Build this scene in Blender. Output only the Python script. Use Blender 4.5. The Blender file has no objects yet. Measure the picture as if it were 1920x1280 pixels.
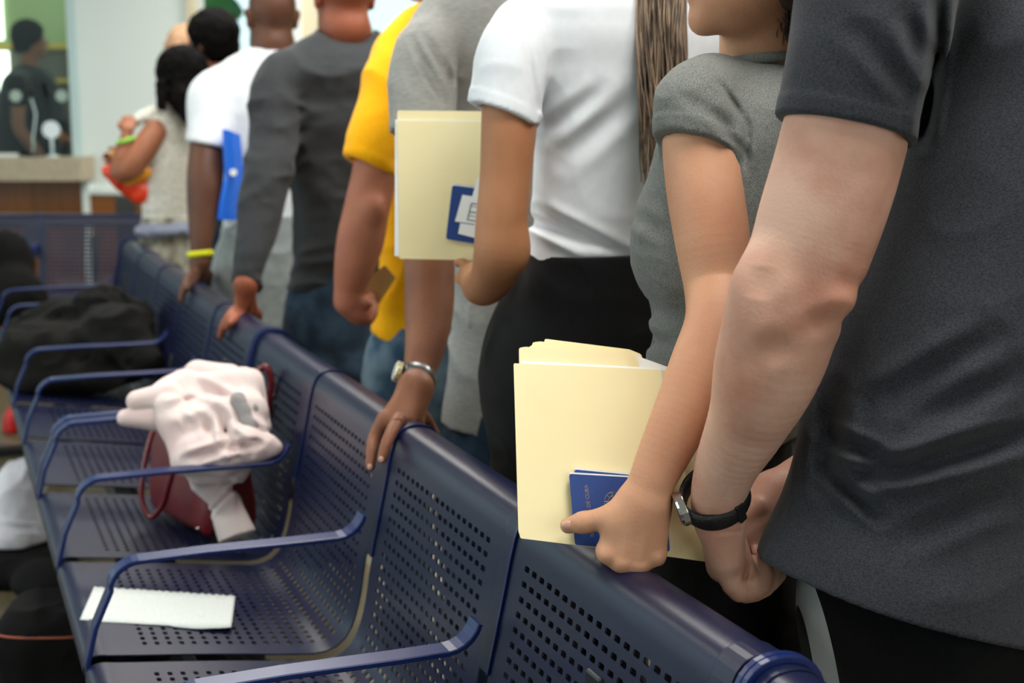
import bpy, bmesh, math, random, os
import numpy as np
import openvdb
from mathutils import Vector, Matrix
random.seed(4); rng = np.random.default_rng(7)
SC = bpy.context.scene; COL = SC.collection
QUICK = bool(os.environ.get('QUICKSDF'))
# ------------------------------------------------------------------ camera, world, lights, exposure
TH = math.radians(22.0); PH = math.radians(9.3); H = 1.40; FPX = 50/36*1920
cam = bpy.data.cameras.new('camera'); camo = bpy.data.objects.new('camera', cam); COL.objects.link(camo)
cam.lens = 50; cam.sensor_width = 36
camo.location = (0, 0, H); camo.rotation_euler = (math.radians(90)-PH, 0, -TH)
cam.dof.use_dof = True; cam.dof.focus_distance = 1.80; cam.dof.aperture_fstop = 4.5; cam.clip_start = .05
SC.camera = camo
SC.view_settings.view_transform = 'Standard'; SC.view_settings.look = 'None'; SC.view_settings.gamma = 1
SC.view_settings.exposure = 0.0
try: SC.cycles.use_denoising = True
except Exception: pass
w = bpy.data.worlds.new('daylight'); SC.world = w; w.use_nodes = True
w.node_tree.nodes['Background'].inputs[0].default_value = (.82, .94, 1.0, 1)
w.node_tree.nodes['Background'].inputs[1].default_value = 1.5
def area(name, loc, rot, sx, sy, power, color):
    l = bpy.data.lights.new(name, 'AREA'); l.shape = 'RECTANGLE'; l.size = sx; l.size_y = sy; l.energy = power; l.color = color
    o = bpy.data.objects.new(name, l); COL.objects.link(o); o.location = loc; o.rotation_euler = rot
    return o
# daylight entering through the long window front on the left and the one behind the camera
area('window_daylight', (-3.9, 2.5, 1.75), (0, math.radians(-90), 0), 2.2, 9.0, 42, (.93, .97, 1.0))
area('window_daylight_rear', (2.0, -2.9, 1.9), (math.radians(90), 0, 0), 4.0, 1.8, 48, (.90, .96, 1.0))
# ceiling luminaires (the panels themselves are built with the ceiling)
LAMPS = [(1.2, 1.0), (1.2, 3.6), (1.2, 6.2), (-1.7, 2.3), (-1.7, 5.2), (2.6, 8.0), (3.2, 3.2)]
for lx, ly in LAMPS:
    area('ceiling_light', (lx, ly, 2.955), (0, 0, 0), 1.15, 1.15, 22 if lx < 0 else 44, (1.0, .97, .92))
# ------------------------------------------------------------------ helpers
R_ = np.array([math.cos(TH), -math.sin(TH), 0.]); F_ = np.array([math.sin(TH), math.cos(TH), 0.]); U_ = np.array([0, 0, 1.])
C0 = np.array([0, 0, H])
def ray(px, py):
    r = (px-960)/FPX; u = (640-py)/FPX
    fh = math.cos(PH)+u*math.sin(PH); dn = math.sin(PH)-u*math.cos(PH)
    return R_*r+F_*fh-U_*dn, fh
def P(px, py, D): d, fh = ray(px, py); return C0+d*(D/fh)      # point of the place at horizontal distance D
def PX(px, py, X): d, fh = ray(px, py); return C0+d*(X/d[0])
def PZ(px, py, z): d, fh = ray(px, py); return C0+d*((z-H)/d[2])
def lin(c):
    return tuple(((v/255)/12.92 if v/255 <= .04045 else ((v/255+.055)/1.055)**2.4) for v in c[:3])+(1,)
def nd(nt, t, **kw):
    n = nt.nodes.new(t)
    for k, v in kw.items():
        if k in n.inputs.keys(): n.inputs[k].default_value = v
        else: setattr(n, k, v)
    return n
def mat(name, col, rough=.6, metal=0, spec=.5, noise=None, bump=None, sheen=0, sss=0, coat=0, emit=None, trans=0):
    """noise=(colour2, scale, detail, low, high[, stretch]); bump=(scale, strength, detail)"""
    m = bpy.data.materials.new(name); m.use_nodes = True; nt = m.node_tree; b = nt.nodes['Principled BSDF']; L = nt.links.new
    b.inputs['Base Color'].default_value = lin(col); b.inputs['Roughness'].default_value = rough
    b.inputs['Metallic'].default_value = metal; b.inputs['Specular IOR Level'].default_value = spec
    b.inputs['Sheen Weight'].default_value = sheen; b.inputs['Coat Weight'].default_value = coat; b.inputs['Coat Roughness'].default_value = .25
    b.inputs['Transmission Weight'].default_value = trans
    if sss:
        b.inputs['Subsurface Weight'].default_value = sss; b.inputs['Subsurface Radius'].default_value = (.012, .005, .003); b.inputs['Subsurface Scale'].default_value = 1
    tc = nd(nt, 'ShaderNodeTexCoord')
    if noise:
        mp = nd(nt, 'ShaderNodeMapping'); mp.inputs['Scale'].default_value = noise[5] if len(noise) > 5 else (1, 1, 1); L(tc.outputs['Object'], mp.inputs[0])
        n = nd(nt, 'ShaderNodeTexNoise'); n.inputs['Scale'].default_value = noise[1]; n.inputs['Detail'].default_value = noise[2]; L(mp.outputs[0], n.inputs['Vector'])
        r = nd(nt, 'ShaderNodeMapRange'); r.inputs['From Min'].default_value = noise[3]; r.inputs['From Max'].default_value = noise[4]; L(n.outputs['Fac'], r.inputs['Value'])
        mx = nd(nt, 'ShaderNodeMix', data_type='RGBA'); L(r.outputs[0], mx.inputs[0]); mx.inputs[6].default_value = lin(col); mx.inputs[7].default_value = lin(noise[0]); L(mx.outputs[2], b.inputs['Base Color'])
    if bump:
        n2 = nd(nt, 'ShaderNodeTexNoise'); n2.inputs['Scale'].default_value = bump[0]; n2.inputs['Detail'].default_value = bump[2]; L(tc.outputs['Object'], n2.inputs['Vector'])
        bp = nd(nt, 'ShaderNodeBump'); bp.inputs['Strength'].default_value = bump[1]; bp.inputs['Distance'].default_value = .004; L(n2.outputs['Fac'], bp.inputs['Height']); L(bp.outputs[0], b.inputs['Normal'])
    if emit: b.inputs['Emission Color'].default_value = lin(emit[0]); b.inputs['Emission Strength'].default_value = emit[1]
    return m
def props(o, label=None, cat=None, group=None, kind=None):
    if label: o['label'] = label
    if cat: o['category'] = cat
    if group: o['group'] = group
    if kind: o['kind'] = kind
    return o
def empty(name, loc, label, cat, group=None):
    o = bpy.data.objects.new(name, None); COL.objects.link(o); o.location = loc; o.empty_display_size = .05
    return props(o, label, cat, group)
def link(name, me, m, parent=None):
    o = bpy.data.objects.new(name, me); COL.objects.link(o)
    if m is not None and not me.materials: me.materials.append(m)
    if parent is not None:
        o.parent = parent; o.matrix_parent_inverse = Matrix.Translation(parent.location).inverted() if parent.parent is None else parent.matrix_world.inverted()
    return o
def mesh_np(name, V, Fq, smooth=True):
    me = bpy.data.meshes.new(name); V = np.asarray(V, dtype=np.float32); Fq = np.asarray(Fq, dtype=np.int32)
    n = Fq.shape[1]; me.vertices.add(len(V)); me.vertices.foreach_set('co', V.ravel())
    me.loops.add(Fq.size); me.loops.foreach_set('vertex_index', Fq.ravel())
    me.polygons.add(len(Fq)); me.polygons.foreach_set('loop_start', np.arange(len(Fq), dtype=np.int32)*n)
    me.polygons.foreach_set('loop_total', np.full(len(Fq), n, dtype=np.int32))
    me.polygons.foreach_set('use_smooth', np.full(len(Fq), smooth)); me.update(calc_edges=True); return me
class MB:
    """collects simple shapes into one mesh"""
    def __init__(s): s.v = []; s.f = []
    def add(s, vs, fs):
        k = len(s.v); s.v += [tuple(map(float, v)) for v in vs]; s.f += [tuple(i+k for i in f) for f in fs]
    def box(s, c, ax, ay, az):          # centre and three half-axis vectors
        c, ax, ay, az = map(np.asarray, (c, ax, ay, az))
        vs = [c+i*ax+j*ay+k*az for k in (-1, 1) for j in (-1, 1) for i in (-1, 1)]
        s.add(vs, [(0, 2, 3, 1), (4, 5, 7, 6), (0, 1, 5, 4), (2, 6, 7, 3), (0, 4, 6, 2), (1, 3, 7, 5)])
    def abox(s, x0, x1, y0, y1, z0, z1): s.box(((x0+x1)/2, (y0+y1)/2, (z0+z1)/2), ((x1-x0)/2, 0, 0), (0, (y1-y0)/2, 0), (0, 0, (z1-z0)/2))
    def tube(s, pts, r, n=10, flat=None, up=None, close=False):
        pts = [np.asarray(p, float) for p in pts]; rs = r if hasattr(r, '__len__') else [r]*len(pts); rings = []; prev = None
        for i, p in enumerate(pts):
            t = pts[min(i+1, len(pts)-1)]-pts[max(i-1, 0)]
            if close: t = pts[(i+1) % len(pts)]-pts[i-1]
            t = t/(np.linalg.norm(t)+1e-9)
            u = np.asarray(up if up is not None else (prev if prev is not None else ((0, 0, 1) if abs(t[2]) < .9 else (1, 0, 0))), float)
            a = u-t*np.dot(u, t); a /= np.linalg.norm(a)+1e-9; b = np.cross(t, a); prev = a
            fa, fb = flat if flat else (1, 1)
            rings.append([p+rs[i]*(math.cos(2*math.pi*k/n)*a*fa+math.sin(2*math.pi*k/n)*b*fb) for k in range(n)])
        vs = [v for g in rings for v in g]; m = len(rings)
        fs = [(i*n+k, i*n+(k+1) % n, ((i+1) % m)*n+(k+1) % n, ((i+1) % m)*n+k) for i in range(m if close else m-1) for k in range(n)]
        if not close: fs += [tuple(range(n))[::-1], tuple((m-1)*n+k for k in range(n))]
        s.add(vs, fs)
    def build(s, name, m, parent=None, smooth=False, bevel=0, solid=0):
        me = bpy.data.meshes.new(name); me.from_pydata(s.v, [], s.f); me.update()
        bm = bmesh.new(); bm.from_mesh(me); bmesh.ops.recalc_face_normals(bm, faces=bm.faces); bm.to_mesh(me); bm.free()
        me.polygons.foreach_set('use_smooth', [smooth]*len(me.polygons))
        o = link(name, me, m, parent)
        if solid: k = o.modifiers.new('solid', 'SOLIDIFY'); k.thickness = solid; k.offset = 0
        if bevel: k = o.modifiers.new('bevel', 'BEVEL'); k.width = bevel; k.segments = 2; k.limit_method = 'ANGLE'
        return o
def vnoise(Q, seed=0):
    i = np.floor(Q).astype(np.int64); f = Q-i; f = f*f*(3-2*f)
    def h(a, b, c):
        n = (a*374761393+b*668265263+c*2147483647+seed*974634777) & 0xffffffff
        n = ((n ^ (n >> 13))*1274126177) & 0xffffffff; return ((n ^ (n >> 16)) & 0xffff)/65535.
    x, y, z = i[:, 0], i[:, 1], i[:, 2]; r = 0
    for dx in (0, 1):
        for dy in (0, 1):
            for dz in (0, 1):
                r = r+h(x+dx, y+dy, z+dz)*(f[:, 0] if dx else 1-f[:, 0])*(f[:, 1] if dy else 1-f[:, 1])*(f[:, 2] if dz else 1-f[:, 2])
    return r
def wrinkle(amp, size=.10, seed=0, stretch=(1, 1, 1), fine=.35):
    st = np.array(stretch)/size
    def f(Q):
        q = Q*st; wq = np.stack([vnoise(q*.6, seed+1), vnoise(q*.6, seed+2), vnoise(q*.6, seed+3)], 1)*1.6
        n = 1-np.abs(2*vnoise(q+wq, seed)-1); m = 1-np.abs(2*vnoise(q*2.3+wq, seed+5)-1)
        return -amp*((n**2-.4)+fine*(m**2-.4))
    return f
def crease(p0, p1, wd, dp, lip=.5):
    """groove in the cloth along p0-p1, cut straight in along the line of sight, on the near side only"""
    p0, p1 = np.asarray(p0), np.asarray(p1); v = (p0+p1)/2-C0; v = v/np.linalg.norm(v); fl = lambda a: a-(a@v)[..., None]*v if a.ndim > 1 else a-np.dot(a, v)*v
    q0, ba = fl(p0), fl(p1)-fl(p0); L2 = ba@ba; dmax = np.dot(p0+p1, v)/2+.11; dmin = dmax-.28
    def f(Q):
        s = Q@v; A = fl(Q)-q0; t = np.clip((A@ba)/L2, 0, 1); d = np.linalg.norm(A-t[:, None]*ba, axis=1)
        e = np.sin(np.pi*np.clip(t*.94+.03, 0, 1))**.6*((s < dmax) & (s > dmin))
        return dp*e*(np.exp(-(d/wd)**2)-lip*np.exp(-((d-1.7*wd)/(wd*.8))**2))
    return f
# ---- implicit surfaces: shapes are blended in a distance grid, then skinned as one continuous mesh
class Cone:                              # tapered rounded limb segment, optional flattening along n
    def __init__(s, a, b, ra, rb, n=None, fl=1.0):
        s.a, s.b, s.ra, s.rb = np.asarray(a, float), np.asarray(b, float), ra, rb; s.fl = fl
        if n is not None: n = np.asarray(n, float); n = n/np.linalg.norm(n)
        s.n = n; r = max(ra, rb)*max(1, fl); s.lo = np.minimum(s.a, s.b)-r; s.hi = np.maximum(s.a, s.b)+r
    def __call__(s, X, Y, Z):
        ba = s.b-s.a; L2 = ba@ba+1e-12; px, py, pz = X-s.a[0], Y-s.a[1], Z-s.a[2]
        t = np.clip((px*ba[0]+py*ba[1]+pz*ba[2])/L2, 0, 1)
        qx, qy, qz = px-t*ba[0], py-t*ba[1], pz-t*ba[2]; q2 = qx*qx+qy*qy+qz*qz
        if s.n is not None:
            c = qx*s.n[0]+qy*s.n[1]+qz*s.n[2]; q2 = q2+c*c*(1/s.fl**2-1)
        return np.sqrt(q2)-(s.ra+(s.rb-s.ra)*t)
class Limb:                              # one smooth tapering limb along a curve through the joints
    def __init__(s, pts, sub=7):
        P_ = np.array([p for p, r in pts], float); r_ = np.array([r for p, r in pts], float); d = np.r_[0, np.cumsum(np.linalg.norm(np.diff(P_, axis=0), axis=1))]; A = np.c_[P_, r_]
        if len(pts) > 2:
            g = np.gradient(A, d, axis=0); q = np.unique(np.concatenate([np.linspace(d[i], d[i+1], sub+1) for i in range(len(d)-1)])); k = np.clip(np.searchsorted(d, q)-1, 0, len(d)-2); hh = (d[k+1]-d[k])[:, None]; t = (q-d[k])[:, None]/hh
            A = (2*t**3-3*t**2+1)*A[k]+(t**3-2*t**2+t)*g[k]*hh+(-2*t**3+3*t**2)*A[k+1]+(t**3-t**2)*g[k+1]*hh
        s.c = [Cone(A[i, :3], A[i+1, :3], A[i, 3], A[i+1, 3]) for i in range(len(A)-1)]
        s.lo = np.min([c.lo for c in s.c], axis=0); s.hi = np.max([c.hi for c in s.c], axis=0)
    def __call__(s, X, Y, Z):
        D = np.full((X.size, Y.size, Z.size), .08, np.float32); ax = [X.ravel(), Y.ravel(), Z.ravel()]; m = .045
        for c in s.c:
            i0 = [int(np.searchsorted(ax[i], c.lo[i]-m)) for i in range(3)]; i1 = [int(np.searchsorted(ax[i], c.hi[i]+m)) for i in range(3)]
            if any(a >= b for a, b in zip(i0, i1)): continue
            sl = tuple(slice(a, b) for a, b in zip(i0, i1)); D[sl] = np.minimum(D[sl], c(X[sl[0]], Y[:, sl[1]], Z[:, :, sl[2]]))
        return D
class Sleeve(Limb):
    def __init__(s, pts, pt, nn, th, reach=.05): Limb.__init__(s, pts); s.pt = np.asarray(pt); s.nn = np.asarray(nn)/np.linalg.norm(nn); s.th = th; s.reach = reach
    def __call__(s, X, Y, Z):
        D = Limb.__call__(s, X, Y, Z); g = (X-s.pt[0])*s.nn[0]+(Y-s.pt[1])*s.nn[1]+(Z-s.pt[2])*s.nn[2]
        D = np.where(g > -s.reach, np.maximum(D, -(D+s.th)), D)-.0013*(g > -.022)*(g < 0); return np.maximum(D, g)
class Ell:
    def __init__(s, c, r, M=None):       # M rows = local axes in world
        s.c = np.asarray(c, float); s.r = np.asarray(r, float); s.M = np.eye(3) if M is None else np.asarray(M, float); e = np.abs(s.M.T) @ s.r; s.lo = s.c-e; s.hi = s.c+e
    def __call__(s, X, Y, Z):
        x, y, z = X-s.c[0], Y-s.c[1], Z-s.c[2]; k0 = k1 = 0
        for i in range(3):
            l = (x*s.M[i, 0]+y*s.M[i, 1]+z*s.M[i, 2])/s.r[i]; k0 = k0+l*l; k1 = k1+(l/s.r[i])**2
        k0 = np.sqrt(k0); return k0*(k0-1)/(np.sqrt(k1)+1e-6)
class Loft:                              # stack of horizontal ellipses: rows (z, cx, cy, a, b), a lies along direction A
    def __init__(s, rows, A, inflate=0, p=2.3):
        rows = sorted([tuple(r) for r in rows]); s.T = np.array(rows, float); s.A = np.asarray(A[:2], float); s.inf = inflate; s.p = p
        m = s.T[:, 3:5].max()+inflate; s.lo = np.array([s.T[:, 1].min()-m, s.T[:, 2].min()-m, s.T[0, 0]-inflate]); s.hi = np.array([s.T[:, 1].max()+m, s.T[:, 2].max()+m, s.T[-1, 0]+inflate])
    def row(s, z):
        T = s.T; z = np.clip(z, T[0, 0], T[-1, 0]); k = np.clip(np.searchsorted(T[:, 0], z)-1, 0, len(T)-2); out = []
        hgt = T[k+1, 0]-T[k, 0]; t = (z-T[k, 0])/hgt; g = np.gradient(T[:, 1:], T[:, 0], axis=0)
        for c in range(4):
            y0, y1, m0, m1 = T[k, c+1], T[k+1, c+1], g[k, c]*hgt, g[k+1, c]*hgt
            out.append((2*t**3-3*t**2+1)*y0+(t**3-2*t**2+t)*m0+(-2*t**3+3*t**2)*y1+(t**3-t**2)*m1)
        return out
    def __call__(s, X, Y, Z):
        zz = Z.ravel(); cx, cy, a, b = [c.reshape(Z.shape) for c in s.row(zz)]; a = a+s.inf; b = b+s.inf
        x, y = X-cx, Y-cy; u = np.abs(x*s.A[0]+y*s.A[1]); v = np.abs(-x*s.A[1]+y*s.A[0])
        k0 = ((u/a)**s.p+(v/b)**s.p)**(1/s.p); d = (k0-1)*np.minimum(a, b)*(.35*np.clip(k0, 0, 1)+.65)
        return np.maximum(d, np.maximum(s.T[0, 0]-s.inf-Z, Z-s.T[-1, 0]-s.inf))
def smin(a, b, k):
    h = np.clip(.5+.5*(b-a)/k, 0, 1); return b+(a-b)*h-k*h*(1-h)
def skin(prims, h, disp=(), cuts=(), hollow=None, box=None, notbox=None):
    """prims: list of (primitive, blend, op); cuts: planes (point, normal) keeping the negative side; hollow: (thickness, point, normal, reach)"""
    if QUICK: h = max(h, .006)*1.3
    add = [p for p in prims if p[2] == '+']
    lo = np.min([p[0].lo for p in add], axis=0)-.03; hi = np.max([p[0].hi for p in add], axis=0)+.03
    if box is not None: lo = np.maximum(lo, box[0]); hi = np.minimum(hi, box[1])
    n = np.ceil((hi-lo)/h).astype(int)+1
    ax = [(lo[i]+h*np.arange(n[i])).astype(np.float32) for i in range(3)]; D = np.full(n, .06, np.float32)
    for p, k, op in prims:
        m = k+.022; i0 = [max(0, int((p.lo[i]-m-lo[i])/h)) for i in range(3)]; i1 = [min(n[i], int((p.hi[i]+m-lo[i])/h)+2) for i in range(3)]
        if any(a >= b for a, b in zip(i0, i1)): continue
        s = tuple(slice(a, b) for a, b in zip(i0, i1)); d = p(ax[0][s[0]][:, None, None], ax[1][s[1]][None, :, None], ax[2][s[2]][None, None, :]).astype(np.float32)
        D[s] = smin(D[s], d, max(k, 1e-4)) if op == '+' else -smin(-D[s], d, max(k, 1e-4))
    if disp:
        I = np.argwhere(np.abs(D) < .02); Q = np.stack([ax[j][I[:, j]] for j in range(3)], 1).astype(np.float64)
        dd = 0
        for f in disp: dd = dd+f(Q)
        D[I[:, 0], I[:, 1], I[:, 2]] += dd.astype(np.float32)
    G = lambda pt, nn: ((ax[0]-pt[0])*nn[0])[:, None, None]+((ax[1]-pt[1])*nn[1])[None, :, None]+((ax[2]-pt[2])*nn[2])[None, None, :]
    for hl in (hollow or ()):
        th, pt, nn, reach = hl[:4]; th = max(th, 2.3*h); g = G(pt, np.asarray(nn)/np.linalg.norm(nn)); near = (g > -reach)
        if len(hl) > 4: c, r = hl[4], hl[5]; near = near & (((ax[0]-c[0])**2)[:, None, None]+((ax[1]-c[1])**2)[None, :, None]+((ax[2]-c[2])**2)[None, None, :] < r*r)
        D = np.where(near, np.maximum(D, -(D+th)), D)
    for c in cuts:
        pt, nn = c[:2]; nn = np.asarray(nn)/np.linalg.norm(nn); g = G(pt, nn)
        if len(c) > 2:                    # local cut: only within radius r of point c[2]
            q, r = c[2], c[3]; m = (((ax[0]-q[0])**2)[:, None, None]+((ax[1]-q[1])**2)[None, :, None]+((ax[2]-q[2])**2)[None, None, :] < r*r)
            D = np.where(m, np.maximum(D, g), D)
        else: D = np.maximum(D, g)
    if notbox is not None:
        q = [np.maximum(notbox[0][i]+h-ax[i], ax[i]-notbox[1][i]+h) for i in range(3)]
        bx = np.maximum(np.maximum(q[0][:, None, None], q[1][None, :, None]), q[2][None, None, :]); D = np.maximum(D, -bx)
    for i in range(3):                    # close the surface at the grid border
        s = [slice(None)]*3; s[i] = 0; D[tuple(s)] = .06; s[i] = -1; D[tuple(s)] = .06
    bg = 3*h; D = np.clip(D, -bg, bg).astype(np.float32); g = openvdb.FloatGrid(bg); g.copyFromArray(D)
    pts, quads = g.convertToQuads(isovalue=0)
    return pts*h+lo, quads[:, ::-1].astype(np.int64)
def blob(name, parts, m, parent=None):
    V, Q, k = [], [], 0
    for v, q in parts: V.append(v); Q.append(q+k); k += len(v)
    return link(name, mesh_np(name, np.concatenate(V), np.concatenate(Q)), m, parent)
def chain(pts, k=.02, n=None, fl=1.0):
    """pts: (position, radius) -> cones"""
    return [(Limb(pts), k, '+')]
def pc(rows): return [(P(a, b, d), r) for a, b, d, r in rows]
def hdir(psi):                            # horizontal heading, psi degrees to the left of the viewing direction
    a = math.radians(psi); return -math.sin(a)*R_+math.cos(a)*F_
def secs(rows, D, psi, q, inflate=0):
    """silhouette rows (py, left, right[, D]) in the view -> ellipses across the body's own shoulder axis"""
    A = -np.array([-math.cos(math.radians(psi))*R_-math.sin(math.radians(psi))*F_][0]); c, s = math.cos(math.radians(psi)), math.sin(math.radians(psi)); out = []
    for row in rows:
        d = row[3] if len(row) > 3 else D; qq = row[4] if len(row) > 4 else q
        m = P((row[1]+row[2])/2, row[0], d); half = (row[2]-row[1])/2*d/FPX; a = half/math.sqrt(c*c+qq*qq*s*s)
        out.append((m[2], m[0], m[1], a, qq*a))
    return out, A
def plane_img(p0, p1, D, keep_up=True, tilt=0):
    """plane through two points of a hem line and the horizontal viewing direction"""
    a, b = P(*p0, D), P(*p1, D); n = np.cross(b-a, F_+tilt*U_); n = n/np.linalg.norm(n)
    if (n[2] > 0) == keep_up: n = -n
    return (a+b)/2, n
# ------------------------------------------------------------------ materials of the place
M = {}
M['white'] = mat('white_wall_paint', (226, 236, 234), .6); M['cream'] = mat('cream_paint', (214, 204, 176), .6)
M['ceil'] = mat('ceiling_tile', (232, 230, 222), .8, bump=(60, .2, 4)); M['stone'] = mat('pale_stone_ledge', (186, 172, 146), .4, noise=((172, 158, 134), 30, 6, .4, .7))
M['wood'] = mat('orange_brown_wood', (146, 86, 20), .35, noise=((120, 68, 14), 3, 6, .3, .7, (9, 9, .7)))
M['floor'] = mat('beige_floor_tile', (104, 95, 74), .35, noise=((88, 80, 60), 7, 6, .35, .7))
M['yellow_line'] = mat('yellow_floor_tape', (205, 140, 30), .5)
M['glass'] = mat('clear_glass', (225, 245, 240), .02, trans=1.0); M['glass'].node_tree.nodes['Principled BSDF'].inputs['IOR'].default_value = 1.2; M['alu'] = mat('pale_blue_aluminium', (190, 214, 216), .35)
M['green'] = mat('green_interior_paint', (150, 172, 122), .7); M['dgrey'] = mat('dark_cubicle_fabric', (88, 88, 78), .9); M['gold'] = mat('yellow_trim', (190, 168, 70), .6)
M['black'] = mat('black_plastic', (18, 18, 20), .45); M['post'] = mat('charcoal_metal', (48, 48, 44), .5)
M['lamp_glare'] = mat('luminaire_and_glare_glow', (255, 255, 250), .5, emit=((255, 250, 238), 3.0)); M['leaf'] = mat('green_foliage', (40, 120, 50), .6)  # the diffuser glow also serves the panels that imitate window glare
M['seat'] = mat('navy_powder_coat', (13, 21, 53), .36, spec=.38, coat=.06, bump=(900, .06, 2)); M['arm'] = mat('blue_powder_coat', (12, 34, 90), .32, spec=.45, coat=.12)
M['steel'] = mat('dark_steel', (60, 62, 66), .4, metal=.8)
def vp(px, py, D, off=0): p = P(px, py, D)+F_*off; return p
def vbox(mb, x0, x1, y0, y1, D, dep):       # wall piece facing the queue: image extents at distance D, depth dep
    a = P(x0, y1, D); b = P(x1, y1, D); t = P(x0, y0, D); c = (a+b)/2; c = c+U_*(t[2]-a[2])/2+F_*dep/2
    mb.box(c, R_*np.dot(b-a, R_)/2, F_*dep/2, U_*(t[2]-a[2])/2)
def sbox(name, x0, x1, z0, z1, D, dep, m, parent=None, kind='structure', mb=None):
    """piece parallel to the service wall; x in pixels at distance D, heights in metres"""
    q = mb or MB(); a = P(x0, 300, D); b = P(x1, 300, D); c = (a+b)/2+F_*dep/2; c[2] = (z0+z1)/2
    q.box(c, R_*np.dot(b-a, R_)/2, F_*dep/2, U_*(z1-z0)/2)
    if mb: return
    o = q.build(name, m, parent)
    if parent is None and kind: o['kind'] = kind
    return o
def slab(name, x0, x1, y0, y1, z0, z1, m):
    q = MB(); q.abox(x0, x1, y0, y1, z0, z1); o = q.build(name, m); o['kind'] = 'structure'; return o
CH = 3.0; WD = 9.0
slab('floor', -4.2, 6.5, -3.2, 13, -.1, 0, M['floor'])
slab('ceiling', -4.2, 6.5, -3.2, 13, CH, CH+.1, M['ceil'])
slab('trim_1', 1.86, 1.96, -3, 8.0, 0, .002, M['yellow_line'])
# window front on the left: sill wall, posts, glass; end walls
slab('wall_left', -4.2, -4.1, -3.2, 13, 0, .6, M['white']); slab('trim_2', -4.2, -4.1, -3.2, 13, 2.85, CH, M['white'])
wf = MB()
for y in np.arange(-3.1, 13, 1.6): wf.abox(-4.2, -4.12, y-.03, y+.03, .6, 2.85)
o = wf.build('window_3', M['alu']); o['kind'] = 'structure'
g = MB(); g.abox(-4.165, -4.155, -3.1, 12.9, .6, 2.85); g.build('pane', M['glass'], o)
slab('wall_rear', -4.2, 6.5, -3.3, -3.2, 0, CH, M['cream']); slab('wall_right', 6.5, 6.6, -3.2, 13, 0, CH, M['cream'])
LT = ['above the nearest man and the bench front', 'above the white-shirted woman and the men behind her', 'above the woman with the ponytail', 'over the open floor left of the near bench', 'over the open floor left of the farther bench', 'nearest the service wall on the right', 'on the right, behind the grey-shirted man']
for (lx, ly), lt in zip(LAMPS, LT):
    e = empty('ceiling_light', (lx, ly, CH), 'square ceiling light panel '+lt, 'light', 'ceiling light panels')
    q = MB(); q.abox(-.6, .6, -.6, .6, -.012, -.001); k = q.build('diffuser', M['lamp_glare']); k.parent = e
    q = MB()
    for s in (-1, 1): q.abox(s*.62-.02, s*.62+.02, -.64, .64, -.03, 0); q.abox(-.64, .64, s*.62-.02, s*.62+.02, -.03, 0)
    k = q.build('frame', M['alu']); k.parent = e
# ---- service wall facing the queue: office window on the left, white wall, openings on the right
x_ = lambda z, D=WD: z
sbox('wall_back', 150, 362, .90, CH, WD, .12, M['white'])
sbox('wall_back', -500, 150, 2.25, CH, WD, .12, M['white'])
sbox('wall_back', -900, -140, .0, CH, WD, .12, M['white'])
sbox('wall_back', 163, 1300, 0, .885, WD-.02, .12, M['wood'])
sbox('wall_back', -140, 150, 0, 1.104, WD-.005, .12, M['wood'])
sbox('trim_3', 151, 163, 0, .955, WD-.06, .06, M['white']); sbox('trim_4', 163, 360, .868, .90, WD-.05, .06, M['white'])
sbox('trim_5', 358, 372, .9, CH, WD-.03, .14, M['cream'])
sbox('wall_back', 553, 676, .885, CH, WD+.4, .12, M['cream']); sbox('wall_back', 372, 555, .885, 1.74, WD+.4, .12, M['cream']); sbox('trim_6', 372, 386, 1.7, CH, WD+.2, .1, M['white'])
sbox('wall_back', 553, 680, 0.0, .885, WD+.4, .12, M['wood'])
sbox('wall_back', 676, 1900, .0, 1.55, WD+.4, .12, M['cream']); sbox('wall_back', 900, 1900, 1.55, CH, WD+.4, .12, M['white'])
sbox('trim_7', 555, 570, 1.74, CH, WD+.35, .1, M['white'])
w2 = sbox('window_2', 372, 553, 1.74, 1.76, WD+.4, .06, M['white']); sbox('pane', 372, 553, 1.76, 2.9, WD+.45, .008, M['glass'], w2)
w4 = sbox('window_4', 676, 900, 1.55, 1.58, WD+.38, .06, M['white']); sbox('pane', 676, 900, 1.58, 2.9, WD+.45, .008, M['glass'], w4)
# planting seen through the glass
V_ = [(Ell(P(390+40*rng.random(), 5+22*rng.random(), 10.5), (.09, .09, .07)), .03, '+') for _ in range(9)]
o = blob('shrub', [skin(V_, .02, [wrinkle(.02, .07, 3)])], M['leaf'], None); props(o, 'green shrub seen through the glass beyond the dark-haired head', 'plant')
# office window: ledge, jambs, pane
cl = sbox('counter_ledge', -140, 150, .965, 1.105, WD-.30, .29, M['stone'], kind=None); props(cl, 'pale stone service counter ledge below the office window', 'counter')
wi = MB(); sbox('', 137, 152, 1.105, 2.25, WD-.05, .14, None, mb=wi); sbox('', -140, -128, 1.105, 2.25, WD-.05, .14, None, mb=wi); sbox('', -140, 150, 2.2, 2.26, WD-.05, .14, None, mb=wi)
wo = wi.build('window_1', M['alu']); wo['kind'] = 'structure'; sbox('pane', -128, 137, 1.105, 2.2, WD+.02, .008, M['glass'], wo)
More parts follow.
